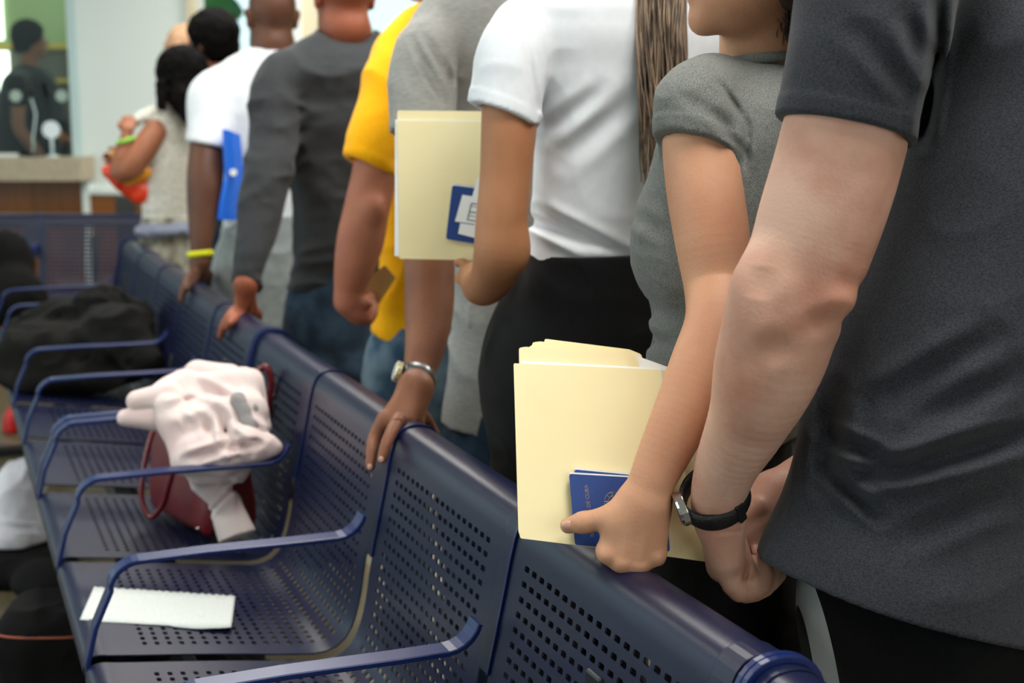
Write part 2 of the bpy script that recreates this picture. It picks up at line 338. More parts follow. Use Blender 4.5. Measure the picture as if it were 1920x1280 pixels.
# office beyond the glass
OD = 11.8
sbox('wall_office', -1200, 420, 0, CH, OD, .1, M['green'])
cub = empty('cubicle_partition', tuple(P(60, 300, OD-.45)*np.array([1, 1, 0])), 'dark fabric office partition with a yellow rail behind the service window', 'partition')
sbox('panel', -150, 330, 0, 1.86, OD-.45, .05, M['dgrey'], cub); sbox('rail', -150, 330, 1.86, 1.90, OD-.47, .09, M['gold'], cub); sbox('lower_rail', 60, 330, 1.60, 1.63, OD-.47, .02, M['gold'], cub)
ow = MB(); sbox('', -60, 18, 1.95, 2.6, OD-.03, .03, None, mb=ow); o = ow.build('window_glare', M['lamp_glare']); o['kind'] = 'structure'  # glowing panel standing in for glare on the office window
# second glowing panel imitating window glare, left of the officer
o = sbox('', 4, 26, 1.5, 1.84, OD-.5, .02, M['lamp_glare'], kind=None); o.name = 'glare_panel'; props(o, 'bright white panel imitating window glare left of the officer behind the glass', 'light')
area('office_light', tuple(P(60, 300, 10.6)*np.array([1, 1, 0])+np.array([0, 0, 2.85])), (0, 0, 0), 1.6, 1.6, 22, (1, .98, .9))
# things on the counter
def mbt(name, m, parent, pts, r, **k):
    q = MB(); q.tube(pts, r, **k); return q.build(name, m, parent, smooth=True)
mp = P(62, 283, WD-.12); mp[2] = 1.105
e = empty('desk_microphone', tuple(mp), 'gooseneck microphone on black base standing on the counter ledge', 'microphone')
q = MB(); q.tube([mp, mp+U_*.02], [.06, .05], n=20); q.build('base', M['black'], e)
mbt('gooseneck', M['alu'], e, [mp+U_*.01, mp+U_*.12+R_*.005, mp+U_*.26+R_*.03, mp+U_*.36+R_*.005], .006)
mbt('microphone_head', M['black'], e, [mp+U_*.36+R_*.005, mp+U_*.42, mp+U_*.46-R_*.01], [.012, .014, .008])
dp = P(98, 283, WD-.1); dp[2] = 1.105
e = empty('disc_stand', tuple(dp), 'round white disc on a short stand on the counter ledge', 'sign')
q = MB(); q.tube([dp, dp+U_*.012], [.04, .035], n=18); q.build('base', M['alu'], e); mbt('stem', M['alu'], e, [dp, dp+U_*.12], .01)
M['disc'] = mat('glossy_white_disc', (228, 240, 246), .2)
q = MB(); q.tube([dp+U_*.165-F_*.006, dp+U_*.165+F_*.008], [.054, .054], n=28); q.build('disc', M['disc'], e)
o = MB(); c = P(12, 284, WD-.12); c[2] = 1.115; o.box(c, R_*.06, F_*.05, U_*.01); props(o.build('paper_stack', M['white'], bevel=.002), 'small white paper stack at the left of the counter ledge', 'paper')
# round stickers / vents on the pane
M['pale'] = mat('pale_sticker', (178, 200, 190), .6)
for (a, b, r, t) in ((115, 180, .036, 'pale round sticker on the glass right of the officer'), (29, 180, .036, 'pale round sticker on the glass over the dark uniform')):
    c = P(a, b, WD-.0); q = MB(); q.tube([c, c+F_*.012], [r, r], n=24); props(q.build('sticker', M['pale']), t, 'sticker')
# stanchion beside the counter
c = P(238, 400, 8.0); c[2] = 0
e = empty('pillar', tuple(c), 'dark charcoal square post in front of the wooden wall panel', 'post')
q = MB(); q.box(c+U_*.46, R_*.052, F_*.05, U_*.46); q.build('shaft', M['post'], e, bevel=.01); q = MB(); q.box(c+U_*.01, R_*.12, F_*.12, U_*.01); q.build('base_plate', M['post'], e, bevel=.005)
# ------------------------------------------------------------------ bench units
PROF = [(.205, .425), (.192, .430), (.186, .442), (.186, .460), (.192, .472), (.206, .477), (.235, .474), (.265, .470)]
PROF2 = [(.35, .459), (.45, .445), (.55, .430), (.60, .4255), (.625, .431), (.648, .450), (.662, .478), (.672, .513), (.684, .585), (.700, .66), (.715, .73), (.7265, .785)]
PROF3 = [(.734, .812), (.7395, .824), (.749, .833), (.765, .838), (.785, .837), (.802, .830), (.812, .816), (.816, .795), (.817, .765)]
def smooth_path(pts, step):
    pts = np.array(pts, float); d = np.r_[0, np.cumsum(np.linalg.norm(np.diff(pts, axis=0), axis=1))]; g = np.gradient(pts, d, axis=0)
    n = max(2, int(round(d[-1]/step))+1); s = np.linspace(0, d[-1], n); k = np.clip(np.searchsorted(d, s)-1, 0, len(d)-2); hh = (d[k+1]-d[k])[:, None]; t = ((s-d[k])[:, None])/hh
    return (2*t**3-3*t**2+1)*pts[k]+(t**3-2*t**2+t)*g[k]*hh+(-2*t**3+3*t**2)*pts[k+1]+(t**3-t**2)*g[k+1]*hh
_pf = smooth_path(PROF[4:]+PROF2, .002)
def on_seat(px, py, lift=.003):
    z = .45
    for _ in range(12): q = PZ(px, py, z); z = float(np.interp(q[0], _pf[:60*4, 0], _pf[:60*4, 1]))+lift
    return PZ(px, py, z)
def shell_mesh(width, ncols, holes=True):
    fine = smooth_path(PROF+PROF2+PROF3, .0008); dd = np.r_[0, np.cumsum(np.linalg.norm(np.diff(fine, axis=0), axis=1))]
    at = lambda s: np.array([np.interp(s, dd, fine[:, 0]), np.interp(s, dd, fine[:, 1])])
    near = lambda x, z: dd[np.argmin((fine[:, 0]-x)**2+(fine[:, 1]-z)**2)]
    s0, s1 = near(.285, .468), near(.7265, .785); rows = int(round((s1-s0)/.0215)); cell = (s1-s0)/rows
    S = list(np.arange(0, s0, .005)); S = S+[s0+cell*i for i in range(rows)]+list(np.linspace(s1, dd[-1], 26)); nr0 = len(S)-26-rows
    cw = .0255; mg = (width-ncols*cw)/2; Yl = [0, .004, mg*.5]+[mg+cw*i for i in range(ncols+1)]+[width-mg*.5, width-.004, width]
    V, Fc = [], []; idx = {}
    def vert(s, y):
        k = (round(s*1e5), round(y*1e5))
        if k not in idx:
            idx[k] = len(V); p = at(s); V.append((p[0], y, p[1], s))
        return idx[k]
    hcols = range(3, 3+ncols)
    for i in range(len(S)-1):
        hr = nr0 <= i < nr0+rows
        for j in range(len(Yl)-1):
            a, b, c, d = S[i], S[i+1], Yl[j], Yl[j+1]
            flat = hr and j in hcols
            if flat:
                sm, ym = (a+b)/2, (c+d)/2; hs, hy = .0042, .0078
                out = [vert(a, c), vert(a, ym), vert(a, d), vert(sm, d), vert(b, d), vert(b, ym), vert(b, c), vert(sm, c)]
                f = .55
                inn = [vert(sm-hs*f, ym-hy), vert(sm-hs, ym-hy*.75), vert(sm-hs, ym+hy*.75), vert(sm-hs*f, ym+hy), vert(sm+hs*f, ym+hy), vert(sm+hs, ym+hy*.75), vert(sm+hs, ym-hy*.75), vert(sm+hs*f, ym-hy)]
                P8 = [vert(a, c), vert(a, ym), vert(a, d), vert(sm, d), vert(b, d), vert(b, ym), vert(b, c), vert(sm, c)]
                # ring of quads/tris between outer 8 and inner 8
                Fc += [t_[::-1] for t_ in [(P8[0], inn[0], inn[1]), (P8[0], inn[1], P8[1]), (P8[1], inn[1], inn[2]), (P8[1], inn[2], P8[2]), (P8[2], inn[2], inn[3]), (P8[2], inn[3], P8[3]), (P8[3], inn[3], inn[4]), (P8[3], inn[4], P8[4]),
                       (P8[4], inn[4], inn[5]), (P8[4], inn[5], P8[5]), (P8[5], inn[5], inn[6]), (P8[5], inn[6], P8[6]), (P8[6], inn[6], inn[7]), (P8[6], inn[7], P8[7]), (P8[7], inn[7], inn[0]), (P8[7], inn[0], P8[0])]]
            else:
                q = [vert(a, c)]
                ah = nr0 <= i-1 < nr0+rows and j in hcols; bh = nr0 <= i+1 < nr0+rows and j in hcols
                lh = hr and (j-1) in hcols; rh = hr and (j+1) in hcols
                if ah: q.append(vert(a, (c+d)/2))
                q.append(vert(a, d))
                if rh: q.append(vert((a+b)/2, d))
                q.append(vert(b, d))
                if bh: q.append(vert(b, (c+d)/2))
                q.append(vert(b, c))
                if lh: q.append(vert((a+b)/2, c))
                Fc.append(tuple(q))
    # thickness: an offset inner face, with crisp rims of their own vertices
    T = .0028; tang = {}
    def nrm(s): p, q = at(max(0, s-.002)), at(s+.002); t = q-p; t = t/np.linalg.norm(t); return (t[1], -t[0])
    top = [(v[0], v[1], v[2]) for v in V]; bot = []
    for v in V: n = nrm(v[3]); bot.append((v[0]+n[0]*T, v[1], v[2]+n[1]*T))
    N = len(V); VV = top+bot; FF = [f[::-1] for f in Fc]+[tuple(i+N for i in f) for f in Fc]; ec = {}
    for f in Fc:
        for k in range(len(f)):
            e = (f[k], f[(k+1) % len(f)]); ec[tuple(sorted(e))] = ec.get(tuple(sorted(e)), 0)+1
    for f in Fc:
        for k in range(len(f)):
            a, b = f[k], f[(k+1) % len(f)]
            if ec[tuple(sorted((a, b)))] == 1:
                m = len(VV); VV += [top[a], top[b], bot[b], bot[a]]; FF.append((m, m+1, m+2, m+3))
    me = bpy.data.meshes.new('seat_shell'); me.from_pydata(VV, [], FF); me.update(); me.polygons.foreach_set('use_smooth', [True]*len(me.polygons)); me.materials.append(M['seat']); return me
def bar_mesh(name, path, hw, ht, m, y=0):
    """flat bar along an XZ path, width along Y"""
    pts = np.array(path, float); V, Fc = [], []; sec = [(-1, -.6), (-.93, -1), (.93, -1), (1, -.6), (1, .6), (.93, 1), (-.93, 1), (-1, .6)]; n = len(sec)
    for i in range(len(pts)):
        t = pts[min(i+1, len(pts)-1)]-pts[max(0, i-1)]; t = t/np.linalg.norm(t); nn = np.array([-t[1], t[0]])
        for a, b in sec: V.append((pts[i, 0]+nn[0]*b*ht, y+a*hw, pts[i, 1]+nn[1]*b*ht))
    for i in range(len(pts)-1):
        for k in range(n): Fc.append((i*n+k, i*n+(k+1) % n, (i+1)*n+(k+1) % n, (i+1)*n+k))
    Fc += [tuple(range(n)), tuple((len(pts)-1)*n+k for k in range(n))[::-1]]
    me = bpy.data.meshes.new(name); me.from_pydata(V, [], Fc); bm = bmesh.new(); bm.from_mesh(me); bmesh.ops.recalc_face_normals(bm, faces=bm.faces)
    bm.to_mesh(me); bm.free(); me.materials.append(m); me.polygons.foreach_set('use_smooth', [False]*len(me.polygons)); return me
def arc(c, r, a0, a1, n=7): return [(c[0]+r*math.cos(math.radians(a0+(a1-a0)*i/(n-1))), c[1]+r*math.sin(math.radians(a0+(a1-a0)*i/(n-1)))) for i in range(n)]
ARM = [(.193, .43), (.190, .475), (.206, .538), (.234, .600)]+arc((.283, .593), .052, 160, 92, 7)+[(.40, .647), (.55, .645)]+arc((.628, .695), .050, 272, 345, 6)
BACKBAR = [(.664, .52), (.6765, .585), (.693, .66), (.708, .73), (.7205, .788), (.730, .815), (.7365, .828), (.747, .838), (.764, .843), (.786, .842), (.806, .834), (.817, .817), (.822, .79)]
def off_path(d, z0, z1=None):
    f = smooth_path(PROF2[3:]+PROF3, .008); t = np.gradient(f, axis=0); t /= np.linalg.norm(t, axis=1)[:, None]; g = f+np.c_[-t[:, 1], t[:, 0]]*d; k = (f[:, 1] > z0) | (f[:, 0] > .72); return g[k]
me_arm = bar_mesh('armrest', ARM, .019, .0042, M['arm']); me_bar = bar_mesh('back_strip', off_path(.0012, .60), .0205, .0009, M['seat'])
RING = smooth_path([(.655, .50), (.6675, .585), (.684, .66), (.699, .73), (.7115, .788), (.721, .818), (.730, .834), (.745, .846), (.764, .852), (.787, .851), (.811, .842), (.824, .82), (.830, .79)], .008)
RING2 = smooth_path([(.660, .50), (.6735, .585), (.690, .66), (.705, .73), (.7175, .788), (.727, .815), (.734, .829), (.746, .840), (.764, .8455), (.787, .8445), (.808, .836), (.819, .818), (.824, .79)], .008)
me_ring = bar_mesh('edge_tube', off_path(.0065, .60), .004, .0040, M['arm']); me_ring2 = bar_mesh('edge_tube', off_path(.0026, .60), .0022, .0014, M['arm'])
def child(name, me, parent, loc=(0, 0, 0)):
    o = bpy.data.objects.new(name, me); COL.objects.link(o); o.parent = parent; o.location = loc; return o
SHELLS = {}
def bench(y0, n, pitch, label, arms=True, flip=None):
    e = empty('bench_seating', (0, y0, 0), label, 'bench', 'navy perforated metal benches')
    wd = round(pitch-.036, 3)
    if wd not in SHELLS: SHELLS[wd] = shell_mesh(wd, 18 if wd > .52 else 17)
    for i in range(n): child('seat_shell', SHELLS[wd], e, (0, .0365+i*pitch, 0))
    for i in range(n+1):
        y = i*pitch+(.018 if i < n else -.0)
        child('armrest', me_arm, e, (0, y, 0)); child('back_strip', me_bar, e, (0, y, 0)); child('edge_tube', me_ring if i in (0, n) else me_ring2, e, (0, i*pitch-(.002 if i else .022), 0))
    q = MB(); q.abox(.40, .46, -.01, n*pitch+.01, .32, .38); k = q.build('beam', M['steel'], bevel=.004); k.parent = e
    for i in (0, n):
        y = (.28 if i == 0 else n*pitch-.28)
        q = MB(); q.abox(.40, .46, y-.03, y+.03, .03, .33); q.abox(.16, .78, y-.035, y+.035, .0, .035); q.box((.58, y, .42), (.13, 0, 0), (0, .02, 0), (0, 0, .02)); q.box((.705, y, .56), (.012, 0, .16), (0, .02, 0), (.01, 0, -.001))
        k = q.build('leg', M['steel'], bevel=.004); k.parent = e
    return e
bench(1.21, 4, .5825, 'navy perforated metal bench row of four seats holding the torn paper and the red handbag')
bench(3.585, 5, .545, 'farther navy perforated metal bench row of five seats piled with black jackets')
bench(.015, 2, .5825, 'nearest navy metal bench row, only its curved top edge in the lower right corner')
# far bench, turned to face the room
bf = bench(0, 3, .58, 'far navy metal bench standing crosswise in front of the wooden counter wall')
bf.location = P(203, 412, 7.35)*np.array([1, 1, 0])+F_*.15; bf.location.z = .03
# its back faces away from the wall: the seats look at the camera, row running to the left
bf.rotation_euler.z = math.atan2(-R_[1], -R_[0])-math.pi/2
bf.location = Vector(P(203, 412, 6.95)*np.array([1, 1, 0]))-Vector((0, 0, 0))
# ------------------------------------------------------------------ people
def skinmat(name, c, c2, r=.5): return mat(name, c, r, spec=.35, noise=(c2, 9, 5, .35, .72), sss=.12, bump=(260, .12, 3))
SK = {'near': skinmat('fair_freckled_skin', (214, 172, 152), (184, 126, 104)), 'greywoman': skinmat('warm_skin', (204, 152, 120), (190, 134, 104)),
      'whitewoman': skinmat('tan_skin', (176, 122, 86), (160, 106, 72)), 'greyman': skinmat('brown_skin', (140, 90, 64), (116, 70, 50)), 'yellow': skinmat('ruddy_skin', (172, 110, 84), (154, 88, 66)),
      'sweater': skinmat('sunburnt_skin', (152, 90, 66), (136, 74, 52)), 'dark': skinmat('dark_brown_skin', (98, 62, 44), (78, 48, 34)), 'mid': skinmat('mid_brown_skin', (158, 100, 72), (134, 82, 58)),
      'pale': skinmat('pale_scalp_skin', (190, 150, 118), (170, 130, 100))}
M['hair_black'] = mat('black_hair', (9, 7, 7), .8, spec=.08); M['hair_brown'] = mat('dark_brown_hair', (44, 28, 20), .45)
M['hair_light'] = mat('ash_brown_hair', (150, 126, 102), .42, noise=((66, 50, 40), 60, 3, .35, .65, (1, 1, .03))); M['nail'] = mat('pink_fingernail', (214, 166, 146), .25)
M['eye'] = mat('dark_eye', (20, 14, 12), .15)
def cloth(name, c, c2, sc=420, st=(1, 1, 1), **k): return mat(name, c, .88, spec=.15, noise=(c2, sc, 3, .36, .64, st), sheen=.08, bump=(900, .08, 2), **k)
CL = {'charcoal': cloth('charcoal_heather_cotton', (61, 63, 69), (40, 42, 47), 360, (1, 1, 2.2)), 'greyheather': cloth('grey_heather_cotton', (132, 134, 131), (82, 85, 83), 700, (1, 1, 1.6)), 'white': cloth('white_cotton', (226, 231, 238), (222, 227, 234), 60),
      'lightgrey': cloth('light_grey_cotton', (160, 160, 157), (144, 145, 143), 60, (1, 1, 5)), 'yellow': cloth('golden_yellow_cotton', (255, 184, 8), (246, 172, 4), 200), 'sweater': cloth('dark_grey_knit', (58, 61, 64), (48, 51, 55), 240),
      'black': cloth('black_cotton', (17, 17, 20), (11, 11, 13), 240), 'jeans': cloth('dark_blue_denim', (50, 72, 92), (32, 48, 66), 14), 'lightjeans': cloth('washed_blue_denim', (120, 146, 164), (58, 86, 112), 11),
      'palegrey': cloth('pale_grey_cotton', (150, 158, 158), (136, 144, 146), 30), 'cream': cloth('white_lace_cotton', (226, 224, 214), (196, 196, 186), 60), 'officer': cloth('black_uniform_cloth', (12, 14, 17), (8, 10, 12), 40),
      'floral': mat('floral_skirt_cotton', (196, 196, 184), .85, noise=((120, 116, 100), 16, 4, .45, .6)), 'waist': cloth('grey_blue_waistband', (140, 146, 166), (128, 134, 154))}
M['shoe'] = mat('dark_shoe', (30, 28, 28), .5)
def basis(f):                                # head/torso frame: right, forward, up
    f = np.asarray(f, float); f = f/np.linalg.norm(f); r = np.cross(f, U_); r = r/np.linalg.norm(r); return np.array([r, f, np.cross(r, f)])
def head_prims(c, f, s=1.0):
    B = basis(f); g = lambda x, y, z: c+(x*B[0]+y*B[1]+z*B[2])*s; E_ = lambda p, r, k, op='+': (Ell(g(*p), np.array(r)*s, B), k, op)
    L = [E_((0, -.016, .034), (.076, .096, .088), .001), E_((0, .020, -.030), (.064, .070, .080), .03), E_((0, .045, -.070), (.044, .044, .040), .03), E_((0, .078, -.100), (.021, .018, .018), .025),
         (Cone(g(0, .088, .012), g(0, .112, -.028), .009*s, .014*s), .014, '+'), E_((.011, .099, -.032), (.010, .010, .008), .008), E_((-.011, .099, -.032), (.010, .010, .008), .008),
         E_((.030, .074, .024), (.024, .014, .009), .012), E_((-.030, .074, .024), (.024, .014, .009), .012), E_((.032, .092, .004), (.017, .014, .011), .012, '-'), E_((-.032, .092, .004), (.017, .014, .011), .012, '-'),
         E_((.031, .070, .002), (.014, .013, .010), .004), E_((-.031, .070, .002), (.014, .013, .010), .004),
         E_((0, .092, -.058), (.024, .010, .0055), .006), E_((0, .090, -.069), (.020, .010, .006), .006), E_((0, .104, -.0635), (.022, .006, .0012), .003, '-')]
    for q in (1, -1):
        L += [E_((q*.078, -.008, -.008), (.009, .020, .032), .010), E_((q*.087, -.014, .010), (.006, .016, .018), .008), E_((q*.088, .000, -.006), (.005, .009, .014), .006, '-'), E_((q*.045, .040, -.018), (.020, .026, .020), .02)]
    return L, g, B
def hair_cap(c, f, s=1.0, t=.012, back=.0, amp=.004, low=-.05):
    B = basis(f); g = lambda x, y, z: c+(x*B[0]+y*B[1]+z*B[2])*s; k = t
    L = [(Ell(g(0, -.018, .038), np.array([.076+k, .096+k, .088+k])*s, B), .001, '+'), (Ell(g(0, -.05, -.03), np.array([.066+k*.6, .055+k, .07])*s, B), .03, '+')]
    # keep the face, ears and nape clear
    L += [(Ell(g(0, .130, -.020), np.array([.100, .095, .100])*s, B), .012, '-'), (Ell(g(0, .03, -.10), np.array([.12, .065, .075])*s, B), .01, '-'), (Ell(g(0, -.03, -.155), np.array([.12, .14, .07])*s, B), .015, '-')]
    return L
def fingers(rows, k=.004):
    """each finger: joints (position, radius)"""
    out = []
    for r in rows: out += [(Limb(r, 3), .006, '+')]
    return out
def auto_hand(w_, d, side, palm_n, curl=.5, s=1.0):
    """relaxed hand at wrist w_, pointing along d, thumb towards side"""
    d = np.asarray(d)/np.linalg.norm(d); side = side-d*np.dot(side, d); side /= np.linalg.norm(side); n = np.cross(d, side)
    if np.dot(n, palm_n) < 0: n = -n
    L = []; lens = [.074, .082, .076, .060]
    for i in range(4):
        o = (.030-.0195*i)*s; b = w_+side*o*.6+d*.01; kn = w_+side*o+d*(.086-.004*abs(i-1))*s; L.append((Cone(b, kn, .012*s, .0105*s), .014, '+'))
        a = .25+curl*.7; p = kn; r = .0092*s
        for j, fr in enumerate((.45, .32, .25)):
            q = p+(d*math.cos(a)+n*math.sin(a))*lens[i]*s*fr*1.05; L.append((Cone(p, q, r, r*.92), .003 if j else .008, '+')); p = q; r *= .92; a += curl*.85
    t0 = w_+side*.022*s+d*.018; t1 = w_+side*.048*s+d*.050*s+n*.018; t2 = w_+side*.056*s+d*.080*s+n*.026; t3 = w_+side*.054*s+d*.104*s+n*.034
    L += [(Cone(t0, t1, .015*s, .0125*s), .016, '+'), (Cone(t1, t2, .0115*s, .0105*s), .006, '+'), (Cone(t2, t3, .0102*s, .0085*s), .004, '+')]
    return L
def person(o):
    """builds one standing person: body, hair, clothing parts under an Empty at the feet"""
    D, psi, q = o['D'], o['psi'], o.get('q', .62); hd = hdir(psi); rt = np.cross(hd, U_); h = o.get('h', .007)
    rows, A = secs(o['torso'], D, psi, q); hips, _ = secs(o['hips'], o.get('Dh', D), psi, o.get('qh', .75)); hips.sort(); rows.sort()
    ctr = np.array([hips[0][1], hips[0][2], 0]); base = ctr.copy()
    e = empty('person', tuple(base), o['label'], 'person')
    nb, nt, nr = o['neck']; sk = o['skin']
    SL, SR = o['SL'], o['SR']                     # shoulder joints (left, right of the body)
    tor = Loft(rows, A); hp = Loft(hips, A)
    # body
    hz1 = hips[-1][0]; brows = [r for r in rows if r[0] > hz1-.03]
    B_ = [(Loft(brows, A, -.032), .001, '+'), (Loft(hips, A, -.026), .03, '+'), (Cone(nb, nt, nr*1.12, nr), .03, '+'), (Cone(nb-U_*.04, SL-U_*.01, o.get('yr', .062)-.018, .036), .03, '+'), (Cone(nb-U_*.04, SR-U_*.01, o.get('yr', .062)-.018, .036), .03, '+')]
    hc, hf, hs = o['head']; HL, g, HB = head_prims(hc, hf, hs)
    HL[0] = (HL[0][0], .03, '+'); B_ += HL
    hz = hips[0][0]; legs = []; feet = []
    a0 = hips[0][3]*.5
    for s_ in (-1, 1):
        hj = ctr+rt*s_*a0+U_*(hz+.02); kn = ctr+rt*s_*(a0*.95)+U_*.48+hd*.02; an = ctr+rt*s_*(a0*1.0)+U_*.09-hd*.02
        legs += [(Cone(hj, kn, o.get('thigh', .082), .056), .02, '+'), (Cone(kn, an, .054, .036), .02, '+')]; feet.append(an)
    B_ += legs+[(Cone(f-U_*.03, f+hd*.13-U_*.06, .035, .025), .02, '+') for f in feet]
    arms = o['arms']
    for a in arms: B_ += chain(a['pts'], a.get('k', .015), a.get('n'), a.get('fl', 1.0)) if True else []
    for a in arms: B_ += a.get('extra', [])
    hb = o.get('handbox')
    parts = []
    disp = o.get('bodydisp', [])
    if hb is not None:
        parts.append(skin(B_, h, disp, box=None, notbox=hb)); parts.append(skin(B_, o.get('hh', .0022), disp, box=hb))
    else: parts.append(skin(B_, h, disp))
    blob('body', parts, sk, e)
    for q_ in (1, -1): pass
    for q_ in (1, -1):
        eb = MB(); c = g(q_*.031, .0775, .003); eb.tube([c, c+HB[1]*.0065*hs], [.006*hs, .004*hs], n=12); eb.build('eye', M['eye'], e, smooth=True)
    # shirt
    S_ = [(tor, .001, '+')]
    if o.get('yoke', True): S_ += [(Cone(nb-U_*.035, SL+U_*.0, o.get('yr', .062), o.get('yr2', .066)), .05, '+'), (Cone(nb-U_*.035, SR, o.get('yr', .062), o.get('yr2', .066)), .05, '+')]
    cuts, hol = [], []
    for sl in o['sleeves']:
        pt, nn = sl['cut']; S_.append((Sleeve(sl['pts'], pt, nn, max(.015, 2.3*o.get('hs', h*.8)*(1.3 if QUICK else 1))), sl.get('k', .02), '+'))
    if o.get('neckcut', True):
        S_.append((Cone(nb+U_*.01-hd*.0, nt+U_*.02, nr*1.16, nr*1.2), .006, '-')); ncp = o.get('ncut', (nb+U_*.028, U_+hd*.25)); cuts.append((ncp[0], ncp[1], ncp[0], .2))
    pt, nn = o['hem']; cuts.append((pt, nn)); hol.append((.016, pt, nn, .05))
    sh = blob('shirt', [skin(S_, o.get('hs', h*.8), o.get('sdisp', [wrinkle(.006, .12, 1)]), cuts, hol)], o['shirt'], e)
    # trousers
    T_ = [(hp, .001, '+')]+[(Cone(l[0].a, l[0].b, l[0].ra+.016, l[0].rb+.02), .02, '+') for l in legs]
    T_ = [(t[0], max(t[1], .02), '+') for t in T_]
    tn = [(ctr+U_*.06, -U_)]
    top = o.get('waist'); 
    if top: tn.append(top)
    trk = blob(o.get('lower_name', 'trousers'), [skin(T_, h, o.get('tdisp', [wrinkle(.007, .13, 9)]), tn)], o['lower'], e)
    for f in feet:
        s2 = [(Cone(f-U_*.045-hd*.02, f+hd*.15-U_*.055, .042, .034), .001, '+'), (Cone(f, f-U_*.04, .038, .042), .03, '+')]
        blob('shoe', [skin(s2, .008, (), [(f*np.array([1, 1, 0])+U_*.003, -U_)])], M['shoe'], e)
    # hair
    hr = o.get('hair')
    if hr:
        H_ = hair_cap(hc, hf, hs, hr.get('t', .012))+hr.get('extra', []); blob('hair', [skin(H_, .005, [wrinkle(hr.get('amp', .006), .03, 21)])], hr['m'], e)
    return e, g, HB, tor
def hang(S, psi, s=1.0, fwd=.05, out=.05, rsh=.052, side=1, hand=True):
    """a simple arm hanging from shoulder S (side=+1 right arm)"""
    hd = hdir(psi); rt = np.cross(hd, U_)*side; el = S+rt*out-U_*.29*s+hd*.0; wr = el-U_*.25*s+hd*fwd*2+rt*.01
    d = {'pts': [(S, rsh), (S*.5+el*.5, rsh*.92), (el, rsh*.8), (el*.6+wr*.4, rsh*.78), (wr, .029*s)]}
    if hand: d['extra'] = auto_hand(wr, (wr-el)*np.array([1, 1, 1]), hd, -rt, .5, s)
    return d, el, wr
def strands(name, roots, ends, m, parent, sag, r=.0012, n=14, seed=1, amp=.01):
    rg = np.random.default_rng(seed); q = MB()
    for a, b in zip(roots, ends):
        ph = rg.random(3)*6; pts = []
        for i in range(n):
            t = i/(n-1); p = a+(b-a)*t+sag*math.sin(math.pi*t); p = p+R_*amp*t*math.sin(4*t+ph[0])+F_*amp*t*math.sin(5*t+ph[1]); pts.append(p)
        q.tube(pts, [r*(1-.7*(i/(n-1))**2) for i in range(n)], n=4)
    return q.build(name, m, parent, smooth=True)

